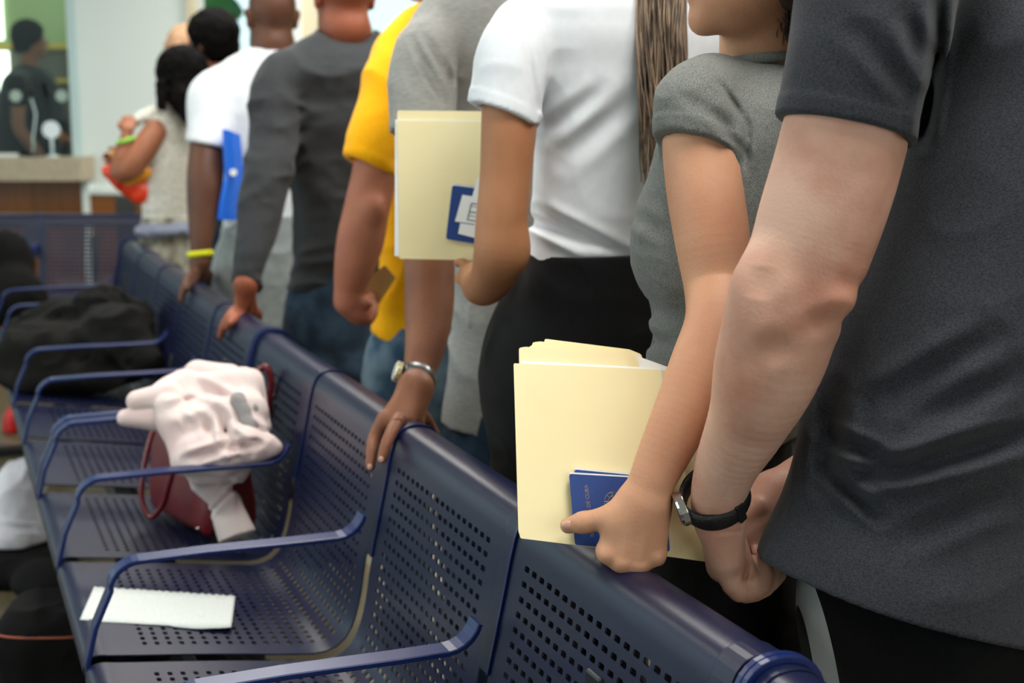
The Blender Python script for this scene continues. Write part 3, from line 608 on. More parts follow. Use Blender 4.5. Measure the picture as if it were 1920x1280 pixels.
# ---- 1: nearest man, charcoal T-shirt, black trousers with a white stripe
def man_near():
    psi = 42; hd = hdir(psi); rt = np.cross(hd, U_)
    pts = [(1655, -70, 1.64, .064), (1625, 90, 1.62, .058), (1596, 190, 1.61, .0655), (1588, 232, 1.60, .0685), (1566, 320, 1.60, .070), (1538, 410, 1.60, .0695), (1508, 500, 1.60, .066), (1476, 580, 1.60, .0635), (1447, 675, 1.61, .0605), (1402, 790, 1.64, .0475), (1360, 880, 1.68, .0375), (1346, 935, 1.70, .0330), (1347, 968, 1.715, .0295)]
    arm = pc(pts)
    # left hand, seen along its edge: fist closing to the right
    p = lambda x, y, d: P(x, y, d)
    hand = [(Cone(p(1348, 960, 1.712), p(1356, 1060, 1.730), .025, .0215), .02, '+'), (Cone(p(1352, 975, 1.735), p(1376, 1080, 1.755), .024, .021), .02, '+'), (Cone(p(1358, 990, 1.70), p(1368, 1050, 1.71), .018, .017), .02, '+')]
    hand += fingers([[(p(1362, 1050, 1.715), .0160), (p(1386, 1108, 1.715), .0140), (p(1428, 1098, 1.722), .0112), (p(1434, 1068, 1.735), .0100), (p(1412, 1052, 1.745), .0085)],
                     [(p(1370, 1050, 1.735), .0165), (p(1398, 1110, 1.735), .0140), (p(1446, 1088, 1.742), .0115), (p(1447, 1056, 1.755), .0102), (p(1424, 1040, 1.765), .0088)],
                     [(p(1374, 1050, 1.755), .0160), (p(1402, 1100, 1.757), .0140), (p(1458, 1076, 1.762), .0115), (p(1456, 1044, 1.775), .0100), (p(1436, 1030, 1.785), .0088)],
                     [(p(1376, 1050, 1.775), .0150), (p(1404, 1090, 1.778), .0130), (p(1464, 1060, 1.782), .0110), (p(1462, 1034, 1.790), .0098)],
                     [(p(1372, 1010, 1.745), .0170), (p(1392, 1050, 1.730), .0135), (p(1410, 1082, 1.728), .0110), (p(1424, 1060, 1.742), .0100)]])
    ex = hand+[(Ell(p(1562, 556, 1.562), (.019, .019, .024)), .025, '+'), (Ell(p(1430, 560, 1.575), (.030, .030, .05)), .035, '+'), (Ell(p(1420, 690, 1.60), (.032, .032, .06)), .04, '+')]
    # right arm coming from the far side, its wrist held in front of the body
    SL = P(1690, -70, 1.68); SR = SL+rt*.36
    ra = [(SR, .06), (P(1880, 400, 2.03), .055), (P(1800, 640, 2.02), .05), (P(1560, 870, 1.90), .040), (P(1450, 935, 1.84), .031), (P(1415, 962, 1.82), .027)]
    rh = [(Cone(p(1445, 930, 1.84), p(1400, 1000, 1.80), .030, .024), .02, '+')]+fingers([[(p(1402, 985, 1.795), .014), (p(1404, 1040, 1.79), .010), (p(1430, 1062, 1.785), .009)], [(p(1420, 990, 1.81), .014), (p(1424, 1052, 1.81), .010), (p(1448, 1070, 1.80), .009)],
          [(p(1432, 985, 1.82), .013), (p(1444, 1040, 1.82), .010), (p(1462, 1056, 1.81), .009)], [(p(1440, 975, 1.83), .012), (p(1458, 1025, 1.83), .0095), (p(1472, 1040, 1.825), .008)], [(p(1420, 950, 1.80), .014), (p(1382, 985, 1.79), .011), (p(1378, 1012, 1.785), .009)]])
    nb = P(1960, -215, 1.86); nt = nb+U_*.13+hd*.02; hc = nb+U_*.235+hd*.045
    upd = lambda a, b, d: P(a, b, d)
    sdisp = [wrinkle(.0045, .16, 3), crease(upd(1690, 880, 1.66), upd(1920, 815, 1.60), .012, .016), crease(upd(1590, 895, 1.66), upd(1740, 870, 1.62), .011, .012), crease(upd(1545, 880, 1.66), upd(1650, 970, 1.63), .008, .010),
             crease(upd(1560, 820, 1.68), upd(1665, 865, 1.64), .009, .011), crease(upd(1700, 790, 1.65), upd(1900, 700, 1.62), .016, .010), crease(upd(1650, 760, 1.66), upd(1860, 640, 1.62), .016, .010),
             crease(upd(1700, 1010, 1.62), upd(1880, 930, 1.60), .014, .006), crease(upd(1700, 30, 1.56), upd(1735, 120, 1.58), .010, .008), crease(upd(1640, 100, 1.54), upd(1710, 180, 1.55), .010, .004), crease(upd(1580, 40, 1.54), upd(1690, 130, 1.55), .012, .003), crease(upd(1560, 740, 1.7), upd(1545, 900, 1.70), .014, .010),
             crease(upd(1760, -20, 1.62), upd(1752, 140, 1.63), .008, .012), crease(upd(1752, 140, 1.63), upd(1728, 270, 1.65), .008, .012)]
    h0 = P(1400, 1012, 1.80); h1 = P(1840, 1183, 1.615); h2 = P(2200, 1240, 1.80); nn = np.cross(h1-h0, h2-h0); nn = nn/np.linalg.norm(nn); nn = -nn if nn[2] > 0 else nn
    s0, s1 = P(1462, 214, 1.60), P(1724, 276, 1.60); sn = np.cross(s1-s0, F_-U_*.10); sn = sn/np.linalg.norm(sn); sn = -sn if sn[2] > 0 else sn
    e, g, HB, tor = person(dict(label='man standing nearest the camera in charcoal heather T-shirt, hands clasped in front', D=1.80, psi=psi, q=.60, h=.004, hs=.0034, hh=.002,
        torso=[(-170, 1880, 2090, 1.84), (-110, 1770, 2200, 1.84), (0, 1722, 2250, 1.82), (200, 1716, 2260), (400, 1640, 2250), (600, 1545, 2220), (700, 1505, 2200), (780, 1484, 2190), (900, 1446, 2170), (1000, 1396, 2180), (1090, 1382, 2200), (1250, 1390, 2220)],
        hips=[(960, 1545, 2130), (1100, 1487, 2130), (1200, 1490, 2130), (1300, 1512, 2120), (1420, 1530, 2110)], neck=(nb, nt, .062), SL=SL, SR=SR, skin=SK['near'], shirt=CL['charcoal'], lower=M['stripe'],
        head=(hc, hd, 1.05), arms=[{'pts': arm, 'extra': ex, 'k': .02}, {'pts': ra, 'extra': rh, 'k': .02}], yr=.07, yr2=.085,
        sleeves=[{'pts': [(SL, .086)]+pc([(1655, -40, 1.63, .086), (1622, 90, 1.605, .0835), (1596, 200, 1.60, .0800), (1580, 290, 1.60, .080)]), 'cut': ((s0+s1)/2, sn), 'k': .02, 'rad': .13}, {'pts': [(SR, .08), (P(1880, 300, 2.03), .075)], 'cut': (P(1880, 240, 2.03), -U_), 'rad': .14}],
        hem=((h0), nn), sdisp=sdisp, handbox=(np.min([P(1300, 1150, 1.62), P(1700, 200, 1.5), P(1400, 1150, 1.84)], axis=0)-.06, np.max([P(1300, 1150, 1.5), P(1720, 230, 1.66), P(1500, 1150, 1.86)], axis=0)+.05),
        tdisp=[wrinkle(.006, .12, 9)], bodydisp=[crease(upd(1515, 612, 1.58), upd(1600, 585, 1.58), .011, .0045, .3), crease(upd(1560, 525, 1.58), upd(1618, 545, 1.58), .012, .003, .3), crease(upd(1420, 665, 1.58), upd(1480, 640, 1.58), .014, .004, .4), crease(upd(1430, 500, 1.58), upd(1420, 560, 1.58), .016, .004, .3), crease(upd(1340, 1000, 1.70), upd(1395, 995, 1.70), .0025, .0012, .3), crease(upd(1395, 1090, 1.71), upd(1405, 1060, 1.71), .003, .004, .3)], hair=dict(m=M['hair_brown'], t=.012), ncut=(nb+U_*.03, U_+hd*.3)))
    # watch
    w0, w1 = P(1348, 905, 1.688), P(1338, 952, 1.702)
    c = P(1343, 932, 1.697); axs = P(1352, 1000, 1.72)-P(1362, 880, 1.68); axs = axs/np.linalg.norm(axs)*1.0
    axs = P(1310, 895, 1.69)*0+axs; tilt = (P(1392, 905, 1.70)-P(1288, 945, 1.70)); 
    u = tilt/np.linalg.norm(tilt); ax = axs-u*np.dot(axs, u)*.9; ax = ax/np.linalg.norm(ax); v = np.cross(ax, u); v /= np.linalg.norm(v); v = v if np.dot(v, F_) < 0 else -v
    wc = P(1340, 930, 1.700); ring = [wc+u*.0400*math.cos(t)+v*.0355*math.sin(t)+ax*.010*math.sin(t) for t in np.linspace(0, 2*math.pi, 40, endpoint=False)]
    V, Fc = [], []
    for i, p0 in enumerate(ring):
        o_ = (p0-wc); o_ /= np.linalg.norm(o_)
        for a_, b_ in ((-.0115, -.002), (-.0115, .0020), (-.007, .0044), (.007, .0044), (.0115, .0020), (.0115, -.002)): V.append(p0+ax*a_+o_*b_)
    for i in range(40):
        for k in range(6): Fc.append((i*6+k, i*6+(k+1) % 6, ((i+1) % 40)*6+(k+1) % 6, ((i+1) % 40)*6+k))
    q = MB(); q.add(V, Fc); st = q.build('watch_strap', M['strap'], e, smooth=True)
    fc = wc-u*.0415; q = MB(); q.tube([fc+u*.004, fc-u*.004, fc-u*.0075], [.0225, .0225, .0205], n=32); cs = q.build('watch_case', M['chrome'], e, smooth=False, bevel=.0008)
    q = MB(); q.tube([fc-u*.0074, fc-u*.0082], [.0185, .018], n=28); q.build('watch_face', M['black'], cs)
    q = MB(); kp = wc+v*.0355*math.sin(1.05)+u*.0400*math.cos(1.05)+ax*.0087; kr = (kp-wc)/np.linalg.norm(kp-wc); q.box(kp+kr*.003, np.cross(kr, ax)*.006, kr*.0030, ax*.0132); q.build('strap_loop', M['strap'], st, bevel=.001)
    return e
M['strap'] = mat('black_leather_strap', (16, 16, 20), .5, bump=(500, .4, 2)); M['chrome'] = mat('polished_steel', (205, 205, 208), .14, metal=1.0)
# black trousers with a pale side stripe
m = cloth('black_trousers_with_white_stripe', (17, 17, 20), (11, 11, 13)); nt_ = m.node_tree; bs = nt_.nodes['Principled BSDF']; old = bs.inputs['Base Color'].links[0].from_socket
tc = nd(nt_, 'ShaderNodeTexCoord'); sx = nd(nt_, 'ShaderNodeSeparateXYZ'); vr = nd(nt_, 'ShaderNodeVectorMath', operation='DOT_PRODUCT')
def stripe_node(a, b, hw):
    """white band around the line a-b on the cloth, width 2*hw"""
    a, b = np.asarray(a), np.asarray(b); dr = np.dot(b-a, R_)/(b[2]-a[2]); v = R_-U_*dr; c = np.dot(a, v)
    vr.inputs[1].default_value = tuple(v); nt_.links.new(tc.outputs['Object'], vr.inputs[0])
    s = nd(nt_, 'ShaderNodeMath', operation='SUBTRACT'); s.inputs[1].default_value = float(c); nt_.links.new(vr.outputs['Value'], s.inputs[0])
    ab = nd(nt_, 'ShaderNodeMath', operation='ABSOLUTE'); nt_.links.new(s.outputs[0], ab.inputs[0]); lt = nd(nt_, 'ShaderNodeMath', operation='LESS_THAN'); lt.inputs[1].default_value = hw; nt_.links.new(ab.outputs[0], lt.inputs[0])
    mx = nd(nt_, 'ShaderNodeMix', data_type='RGBA'); nt_.links.new(lt.outputs[0], mx.inputs[0]); nt_.links.new(old, mx.inputs[6]); mx.inputs[7].default_value = lin((176, 182, 184)); nt_.links.new(mx.outputs[2], bs.inputs['Base Color'])
stripe_node(P(1512, 1110, 1.72), P(1545, 1280, 1.72), .0105); M['stripe'] = m
man_near()

# ---- 2: woman in grey heather T-shirt holding the folders
def woman_grey():
    psi = 68; hd = hdir(psi); rt = np.cross(hd, U_); p = P
    arm = pc([(1325, 175, 1.97, .046), (1316, 240, 1.93, .052), (1322, 340, 1.90, .0525), (1336, 450, 1.87, .0495), (1348, 540, 1.85, .0455), (1348, 600, 1.81, .0435), (1318, 690, 1.775, .0430), (1278, 780, 1.745, .0375), (1238, 865, 1.725, .0315), (1212, 925, 1.715, .0270), (1203, 950, 1.72, .0255)])
    d0 = 1.700
    hand = [(Cone(p(1196, 945, 1.715), p(1142, 1030, d0), .021, .0155), .02, '+'), (Cone(p(1202, 950, 1.712), p(1168, 1048, d0-.004), .021, .016), .02, '+'), (Cone(p(1210, 950, 1.712), p(1196, 1052, d0-.002), .021, .0158), .02, '+'), (Cone(p(1222, 955, 1.715), p(1228, 1035, d0+.006), .020, .0150), .02, '+')]
    # fingers fold under the folders' lower edge and back up behind them
    for (x, y, dd, r) in ((1137, 1040, .0, .0112), (1166, 1056, -.004, .0118), (1198, 1060, -.002, .0115), (1229, 1044, .006, .0105)):
        hand += fingers([[(p(x, y-6, d0+dd), r*1.12), (p(x+4, y+2, d0+.035+dd), r), (p(x+10, y-22, d0+.078+dd), r*.92), (p(x+14, y-62, d0+.086+dd), r*.82)]])
        hand.append((Ell(p(x, y+1, d0-.010+dd), (.009, .009, .008)), .008, '+'))
    hand += [(Cone(p(1188, 955, 1.712), p(1150, 975, 1.706), .021, .0175), .02, '+')]+fingers([[(p(1160, 965, 1.708), .0175), (p(1122, 974, 1.712), .0142), (p(1092, 979, 1.717), .0122), (p(1065, 985, 1.723), .0100)]])
    hand += [(Ell(p(1092, 980, 1.713), (.0125, .0125, .0128)), .008, '+'), (Cone(p(1180, 965, 1.690), p(1170, 1040, 1.684), .0035, .003), .006, '+'), (Cone(p(1212, 970, 1.690), p(1200, 1045, 1.684), .0035, .003), .006, '+'), (Ell(p(1240, 930, 1.715), (.010, .010, .011)), .01, '+')]
    SL = P(1330, 175, 1.985); SR = SL+rt*.30
    r_ = [(SR, .046), (P(1500, 420, 2.25), .04), (P(1480, 640, 2.24), .038), (P(1390, 760, 2.12), .034), (P(1300, 850, 2.0), .026)]
    rex = auto_hand(P(1300, 850, 2.0), P(1230, 880, 1.97)-P(1300, 850, 2.0), U_, F_, .5, .9)
    nb = P(1432, 130, 2.06); nt = P(1424, -30, 2.03); hf = hdir(84); hc = P(1286, 62, 2.0)-hf*.098+U_*.113
    s0, s1 = P(1226, 246, 1.90), P(1396, 318, 1.93); sn = np.cross(s1-s0, F_-U_*.35); sn = sn/np.linalg.norm(sn); sn = -sn if sn[2] > 0 else sn
    h0, h1 = P(1205, 800, 2.0), P(1495, 818, 2.0); hn = np.cross(h1-h0, F_); hn = hn if hn[2] < 0 else -hn
    u = lambda a, b, d: P(a, b, d)
    sd = [wrinkle(.003, .10, 11, (1, 1, 1.8)), crease(u(1270, 175, 1.9), u(1385, 240, 1.9), .008, .0022), crease(u(1340, 215, 1.88), u(1400, 300, 1.90), .007, .004), crease(u(1330, 128, 1.94), u(1402, 235, 1.92), .005, .005, .2), crease(u(1402, 235, 1.92), u(1398, 318, 1.93), .006, .007, .2),
          crease(u(1190, 400, 1.95), u(1250, 440, 1.9), .010, .004), crease(u(1205, 560, 1.95), u(1250, 600, 1.9), .012, .006), crease(u(1205, 630, 1.95), u(1250, 650, 1.9), .010, .006)]
    strand_root = []
    e, g, HB, tor = person(dict(label='woman in grey heather T-shirt holding a stack of folders at her side', D=2.04, psi=psi, q=.72, h=.005, hs=.0034, hh=.002,
        torso=[(105, 1405, 1470, 2.06), (135, 1350, 1520, 2.06), (175, 1282, 1545, 2.05), (240, 1245, 1560), (320, 1222, 1565), (400, 1192, 1558), (450, 1182, 1552), (500, 1186, 1545), (560, 1212, 1530), (620, 1222, 1515), (700, 1206, 1520), (780, 1204, 1510), (900, 1204, 1500)],
        hips=[(740, 1225, 1498), (820, 1208, 1500), (950, 1205, 1510), (1100, 1215, 1530), (1260, 1225, 1545), (1400, 1240, 1530)], neck=(nb, nt, .056), SL=SL, SR=SR, skin=SK['greywoman'], shirt=CL['greyheather'], lower=CL['black'], head=(hc, hf, .98),
        arms=[{'pts': arm, 'extra': hand, 'k': .02}, {'pts': r_, 'extra': rex}], yoke=True, yr=.045, yr2=.046,
        sleeves=[{'pts': [(SL, .052)]+pc([(1306, 200, 1.93, .0575), (1310, 280, 1.91, .0585), (1316, 350, 1.9, .060)]), 'cut': ((s0+s1)/2, sn), 'rad': .11}, {'pts': [(SR, .052), (P(1500, 330, 2.26), .052)], 'cut': (P(1500, 270, 2.26), -U_), 'rad': .1}],
        hem=((h0+h1)/2, hn), sdisp=sd, handbox=(np.min([P(1040, 1090, 1.68), P(1150, 640, 1.6), P(1420, 280, 1.85)], axis=0)-.03, np.max([P(1270, 900, 1.75), P(1400, 250, 1.97), P(1400, 640, 1.9)], axis=0)+.03),
        ncut=(P(1420, 101, 2.06), U_*1+hd*.04), thigh=.075, hair=dict(m=M['hair_brown'], t=.014, extra=[(Cone(hc-hf*.075+U_*.02, hc-hf*.10-U_*.09-R_*0+F_*.02, .06, .045), .03, '+'), (Cone(hc-hf*.10-U_*.09+F_*.02, hc-hf*.12-U_*.17+F_*.05, .04, .02), .03, '+')])))
    cc = P(1424, 115, 2.06); q = MB(); cn_ = U_+hd*.10; ca = hd-cn_*np.dot(hd, cn_)/np.dot(cn_, cn_); ca /= np.linalg.norm(ca); cb = np.cross(cn_, ca); cb /= np.linalg.norm(cb)
    q.tube([cc+ca*.070*math.cos(t)+cb*.076*math.sin(t) for t in np.linspace(0, 2*math.pi, 48, endpoint=False)], .0036, n=10, flat=(2.0, 1), up=cn_/np.linalg.norm(cn_), close=True); q.build('collar', CL['greyheather'], e, smooth=True)
    # loose strands falling from the nape
    ro, en = [], []
    for i in range(420):
        t = rng.random(); u_ = rng.random(); ro.append(P(1395+120*t, -70+30*u_, 1.99+.10*rng.random())); en.append(P(1428+70*t+6*u_, 8+(20+95*rng.random())*t**.7, 1.975+.05*rng.random()))
    strands('hair_strands', ro, en, M['hair_brown'], e, F_*-.014, r=.0013, seed=3, amp=.005)
    nv = MB(); c = p(1065, 983, 1.7160); nm = -F_*.9+U_*.42; nm /= np.linalg.norm(nm)
    blob('fingernail', [skin([(Ell(c-F_*.003, (.0088, .0036, .0060), np.array([R_, F_, U_])), .001, '+')], .0006)], M['nail'], e)
    # small moles on the arm
    for (x, y, d) in ((1345, 522, 1.822), (1193, 861, 1.722)): 
        pass
    return e
woman_grey()
def folder_sheet(mb, corners, th=.0012, n=F_): 
    c = [np.asarray(k) for k in corners]; nn = np.cross(c[1]-c[0], c[3]-c[0]); nn = nn/np.linalg.norm(nn)*th/2
    mb.add([k+nn for k in c]+[k-nn for k in c], [tuple(range(len(c))), tuple(range(len(c)))[::-1]] if False else [])
    m = len(c); mb.add([k+nn for k in c]+[k-nn for k in c], [tuple(range(m)), tuple(range(m, 2*m))[::-1]]+[(i, i+m, (i+1) % m+m, (i+1) % m) for i in range(m)])
def poly_img(pts, plane_p, plane_n):
    """image outline dropped onto a plane of the place"""
    out = []
    for (x, y) in pts:
        d, _ = ray(x, y); out.append(C0+d*(np.dot(np.asarray(plane_p)-C0, plane_n)/np.dot(d, plane_n)))
    return out
def slabp(name, pts, pl, m, parent=None, th=.0012, bevel=0, mats=None):
    q = MB(); folder_sheet(q, poly_img(pts, *pl), th); return q.build(name, m, parent, bevel=bevel)
def rounded(pts, r, n=4):
    out = []; pts = [np.array(p, float) for p in pts]
    for i, p in enumerate(pts):
        a, b = pts[i-1], pts[(i+1) % len(pts)]; u = (a-p)/np.linalg.norm(a-p); v = (b-p)/np.linalg.norm(b-p)
        for k in range(n+1):
            t = k/n; out.append(tuple(p+u*r*(1-t)**2+v*r*t**2))
    return out
M['manila'] = mat('manila_card', (248, 234, 186), .6, noise=((242, 226, 174), 4, 3, .4, .7)); M['paper'] = mat('white_paper', (244, 246, 246), .6)
M['ppt'] = mat('dark_blue_passport_cover', (10, 58, 132), .45, bump=(900, .2, 2)); M['foil'] = mat('worn_gold_foil', (150, 136, 96), .4, metal=.4); M['ink'] = mat('grey_print', (120, 122, 124), .7)
# ---- 3: woman in white T-shirt
def woman_white():
    psi = 26; hd = hdir(psi); rt = np.cross(hd, U_); p = P
    arm = pc([(975, 70, 2.43, .048), (962, 150, 2.40, .049), (955, 230, 2.38, .0465), (948, 330, 2.37, .0430), (940, 420, 2.36, .0430), (934, 478, 2.36, .0415), (925, 515, 2.40, .0385), (905, 535, 2.46, .036), (895, 525, 2.53, .028)])
    ex = [(Ell(P(972, 470, 2.35), (.015, .02, .028)), .03, '+'), (Cone(P(893, 522, 2.54), P(884, 515, 2.60), .027, .024), .02, '+')]
    ex += fingers([[(p(880, 505, 2.60), .010), (p(866, 492, 2.62), .0085), (p(858, 493, 2.625), .0075)], [(p(880, 520, 2.60), .010), (p(866, 516, 2.62), .0085), (p(860, 520, 2.625), .0078)], [(p(884, 540, 2.59), .010), (p(868, 530, 2.61), .0085), (p(861, 524, 2.62), .0075)]])
    SL = P(985, 70, 2.45); SR = SL+rt*.33
    d, el, wr = hang(SR, psi, .95, .10)
    nb = P(1165, -70, 2.52); nt = nb+U_*.12+hd*.02; hc = nb+U_*.215+hd*.04
    s0, s1 = P(878, 190, 2.38), P(1008, 238, 2.38); sn = np.cross(s1-s0, F_-U_*.15); sn = sn/np.linalg.norm(sn); sn = -sn if sn[2] > 0 else sn
    h0, h1 = P(970, 505, 2.45), P(1218, 545, 2.40); hn = np.cross(h1-h0, F_+U_*.15); hn = hn if hn[2] < 0 else -hn
    u = lambda a, b, d=2.38: P(a, b, d)
    sd = [wrinkle(.004, .16, 31, (1, 1, 1.2)), crease(u(985, 410, 2.42), u(1110, 470), .009, .010), crease(u(1005, 400, 2.42), u(1210, 500), .012, .010), crease(u(1060, 300), u(1190, 180), .018, .007), crease(u(1100, 485), u(1210, 505), .010, .008), crease(u(1020, 250), u(1130, 170), .014, .005),
          crease(u(1010, 240, 2.43), u(985, 60, 2.42), .006, .006, .2)]
    e, g, HB, tor = person(dict(label='woman in white T-shirt and black trousers with long ash-brown hair, arm bent', D=2.52, psi=psi, q=.62, h=.005, hs=.004, hh=.0028,
        torso=[(-60, 1120, 1215, 2.52), (-35, 1060, 1270, 2.52), (0, 1000, 1330), (50, 978, 1348), (130, 988, 1345), (250, 1008, 1325), (350, 1004, 1300), (430, 996, 1285), (500, 986, 1275), (560, 980, 1270), (620, 975, 1270)],
        hips=[(470, 985, 1262), (560, 944, 1262), (640, 910, 1265), (710, 902, 1265), (800, 914, 1260), (900, 936, 1250)], qh=.85, neck=(nb, nt, .05), SL=SL, SR=SR, skin=SK['whitewoman'], shirt=CL['white'], lower=CL['black'], head=(hc, hd, .98),
        arms=[{'pts': arm, 'extra': ex, 'k': .02}, d], yr=.05, yr2=.052,
        sleeves=[{'pts': [(SL, .058)]+pc([(965, 90, 2.41, .0585), (950, 170, 2.39, .0600), (940, 260, 2.38, .0625)]), 'cut': ((s0+s1)/2, sn), 'rad': .12}, {'pts': [(SR, .058), (el, .055)], 'cut': (SR*.55+el*.45, el-SR), 'rad': .11}],
        hem=((h0+h1)/2, hn), sdisp=sd, handbox=(np.min([P(850, 600, 2.3), P(1000, 200, 2.3), P(850, 600, 2.7)], axis=0)-.02, np.max([P(1010, 180, 2.5), P(1010, 600, 2.6), P(850, 180, 2.7)], axis=0)+.02), thigh=.08,
        waist=(P(1090, 478, 2.45), U_), hair=dict(m=M['hair_light'], t=.014, extra=[(Cone(hc-hd*.07+U_*.02, hc-hd*.085-U_*.10+R_*.02, .062, .05), .03, '+'), (Cone(hc-hd*.085-U_*.10+R_*.02, P(1244, -110, 2.48), .045, .03), .03, '+')])))
    # long straight hair down the back
    ro, en = [], []
    for i in range(650):
        t = rng.random(); b = rng.random(); ro.append(P(1196+96*t, -150+20*b, 2.46+.06*b)); lng = .25+.75*(1-abs(t-.25)*1.1)*rng.random(); en.append(P(1205+85*t*(1-.45*lng)+8*lng, 110+290*lng, 2.34+.05*b))
    strands('hair_lengths', ro, en, M['hair_light'], e, R_*-.006-F_*.02, r=.0018, n=16, seed=5, amp=.010)
    return e
woman_white()
# ---- 4: man in light grey T-shirt leaning a hand on the bench
def man_grey():
    psi = 30; hd = hdir(psi); rt = np.cross(hd, U_); p = P; X = PX
    arm = pc([(805, 90, 3.06, .060), (795, 200, 2.98, .058), (800, 330, 2.90, .054), (803, 430, 2.86, .052), (805, 500, 2.82, .0505), (804, 590, 2.76, .0470), (795, 660, 2.70, .0370), (785, 700, 2.66, .0300), (779, 728, 2.62, .0275)])
    w = P(779, 728, 2.62)
    hand = [(Cone(w, X(741, 790, .758), .0255, .0165, None), .02, '+'), (Cone(w, X(762, 788, .775), .0255, .0165), .02, '+'), (Cone(w, X(782, 790, .805), .022, .015), .02, '+'), (Cone(w, X(722, 790, .742), .020, .015), .02, '+')]
    hand += fingers([[(X(722, 785, .742), .0150), (X(703, 818, .722), .0122), (X(697, 848, .706), .0110), (X(694, 874, .697), .0092)], [(X(748, 785, .754), .0132), (X(733, 812, .726), .0118), (X(722, 838, .708), .0105), (X(716, 860, .699), .0088)],
                     [(X(775, 780, .80), .0135), (X(790, 800, .840), .011), (X(800, 820, .856), .010), (X(806, 838, .860), .009)], [(X(790, 775, .82), .012), (X(806, 795, .855), .010), (X(815, 812, .865), .009)]])
    SL = P(825, 85, 3.10); SR = SL+rt*.37; d, el, wr = hang(SR, psi, 1.0, .08)
    nb = P(925, -75, 3.18); nt = nb+U_*.13+hd*.03; hc = nb+U_*.225+hd*.05
    h0, h1 = P(825, 806, 3.05), P(920, 822, 3.05); hn = np.cross(h1-h0, F_); hn = hn if hn[2] < 0 else -hn
    u = lambda a, b, d=3.0: P(a, b, d)
    sd = [wrinkle(.005, .15, 41), crease(u(775, 75), u(830, 190, 2.96), .009, .009), crease(u(790, 60), u(845, 150, 2.98), .009, .007), crease(u(842, 110), u(842, 210), .007, .008, .2), crease(u(860, 560, 2.95), u(850, 700, 2.95), .012, .008)]
    e, g, HB, tor = person(dict(label='man in light grey T-shirt leaning his watch hand on the bench', D=3.18, psi=psi, q=.58, h=.006, hs=.005, hh=.003,
        torso=[(-70, 890, 960), (-45, 850, 1020), (0, 815, 1080), (60, 812, 1120), (200, 838, 1125), (400, 850, 1110), (600, 850, 1100), (700, 840, 1100), (800, 826, 1100), (900, 826, 1100)],
        hips=[(740, 850, 1085), (820, 836, 1085), (900, 836, 1080), (980, 850, 1070)], neck=(nb, nt, .057), SL=SL, SR=SR, skin=SK['greyman'], shirt=CL['lightgrey'], lower=CL['jeans'], head=(hc, hd, 1.0),
        arms=[{'pts': arm, 'extra': hand, 'k': .02}, d], yr=.06, yr2=.07,
        sleeves=[{'pts': [(SL, .070)]+pc([(800, 100, 3.03, .0700), (792, 190, 2.97, .069), (796, 260, 2.93, .068)]), 'cut': (P(795, 245, 2.93), P(798, 300, 2.91)-P(796, 205, 2.94)), 'rad': .12}, {'pts': [(SR, .07), (el, .066)], 'cut': (SR*.5+el*.5, el-SR), 'rad': .12}],
        hem=((h0+h1)/2, hn), sdisp=sd, handbox=(np.min([P(680, 900, 2.5), P(860, 480, 2.6), P(680, 900, 2.8)], axis=0)-.03, np.max([P(860, 470, 2.95), P(860, 900, 2.8), P(680, 470, 2.6)], axis=0)+.03), hair=dict(m=M['hair_brown'], t=.012)))
    ax = P(781, 735, 2.61)-P(796, 655, 2.70); ax /= np.linalg.norm(ax); wc = P(783, 708, 2.652); u_ = R_-ax*np.dot(R_, ax); u_ /= np.linalg.norm(u_); v_ = np.cross(ax, u_)
    q = MB(); q.tube([wc+u_*.0345*math.cos(t)+v_*.0335*math.sin(t)+ax*.004*math.cos(t) for t in np.linspace(0, 2*math.pi, 36, endpoint=False)], .0024, n=8, flat=(4.0, 1) , up=ax, close=True); b = q.build('watch_bracelet', M['bracelet'], e)
    fc = wc-u_*.034-v_*np.sign(np.dot(v_, F_))*.012; dr = fc-wc; dr /= np.linalg.norm(dr); q = MB(); q.tube([fc-dr*.002, fc+dr*.008, fc+dr*.010], [.0205, .0205, .018], n=24); c = q.build('watch_case', M['gilt'], e, bevel=.001)
    q = MB(); q.tube([fc+dr*.010, fc+dr*.0108], [.0165, .016], n=24); q.build('watch_face', M['silver'], c)
    for (a, b_, xx) in ((693.5, 878, .690), (714.5, 864, .692)):
        c = PX(a, b_-3, xx+.001); blob('fingernail', [skin([(Ell(c, (.0048, .0022, .0060), np.array([R_, F_, U_])), .001, '+')], .001)], M['nail'], e)
    return e
M['bracelet'] = mat('grey_steel_bracelet', (110, 112, 112), .3, metal=.9); M['gilt'] = mat('pale_gold_case', (214, 206, 172), .25, metal=.8); M['silver'] = mat('silver_dial', (200, 202, 200), .3)
man_grey()
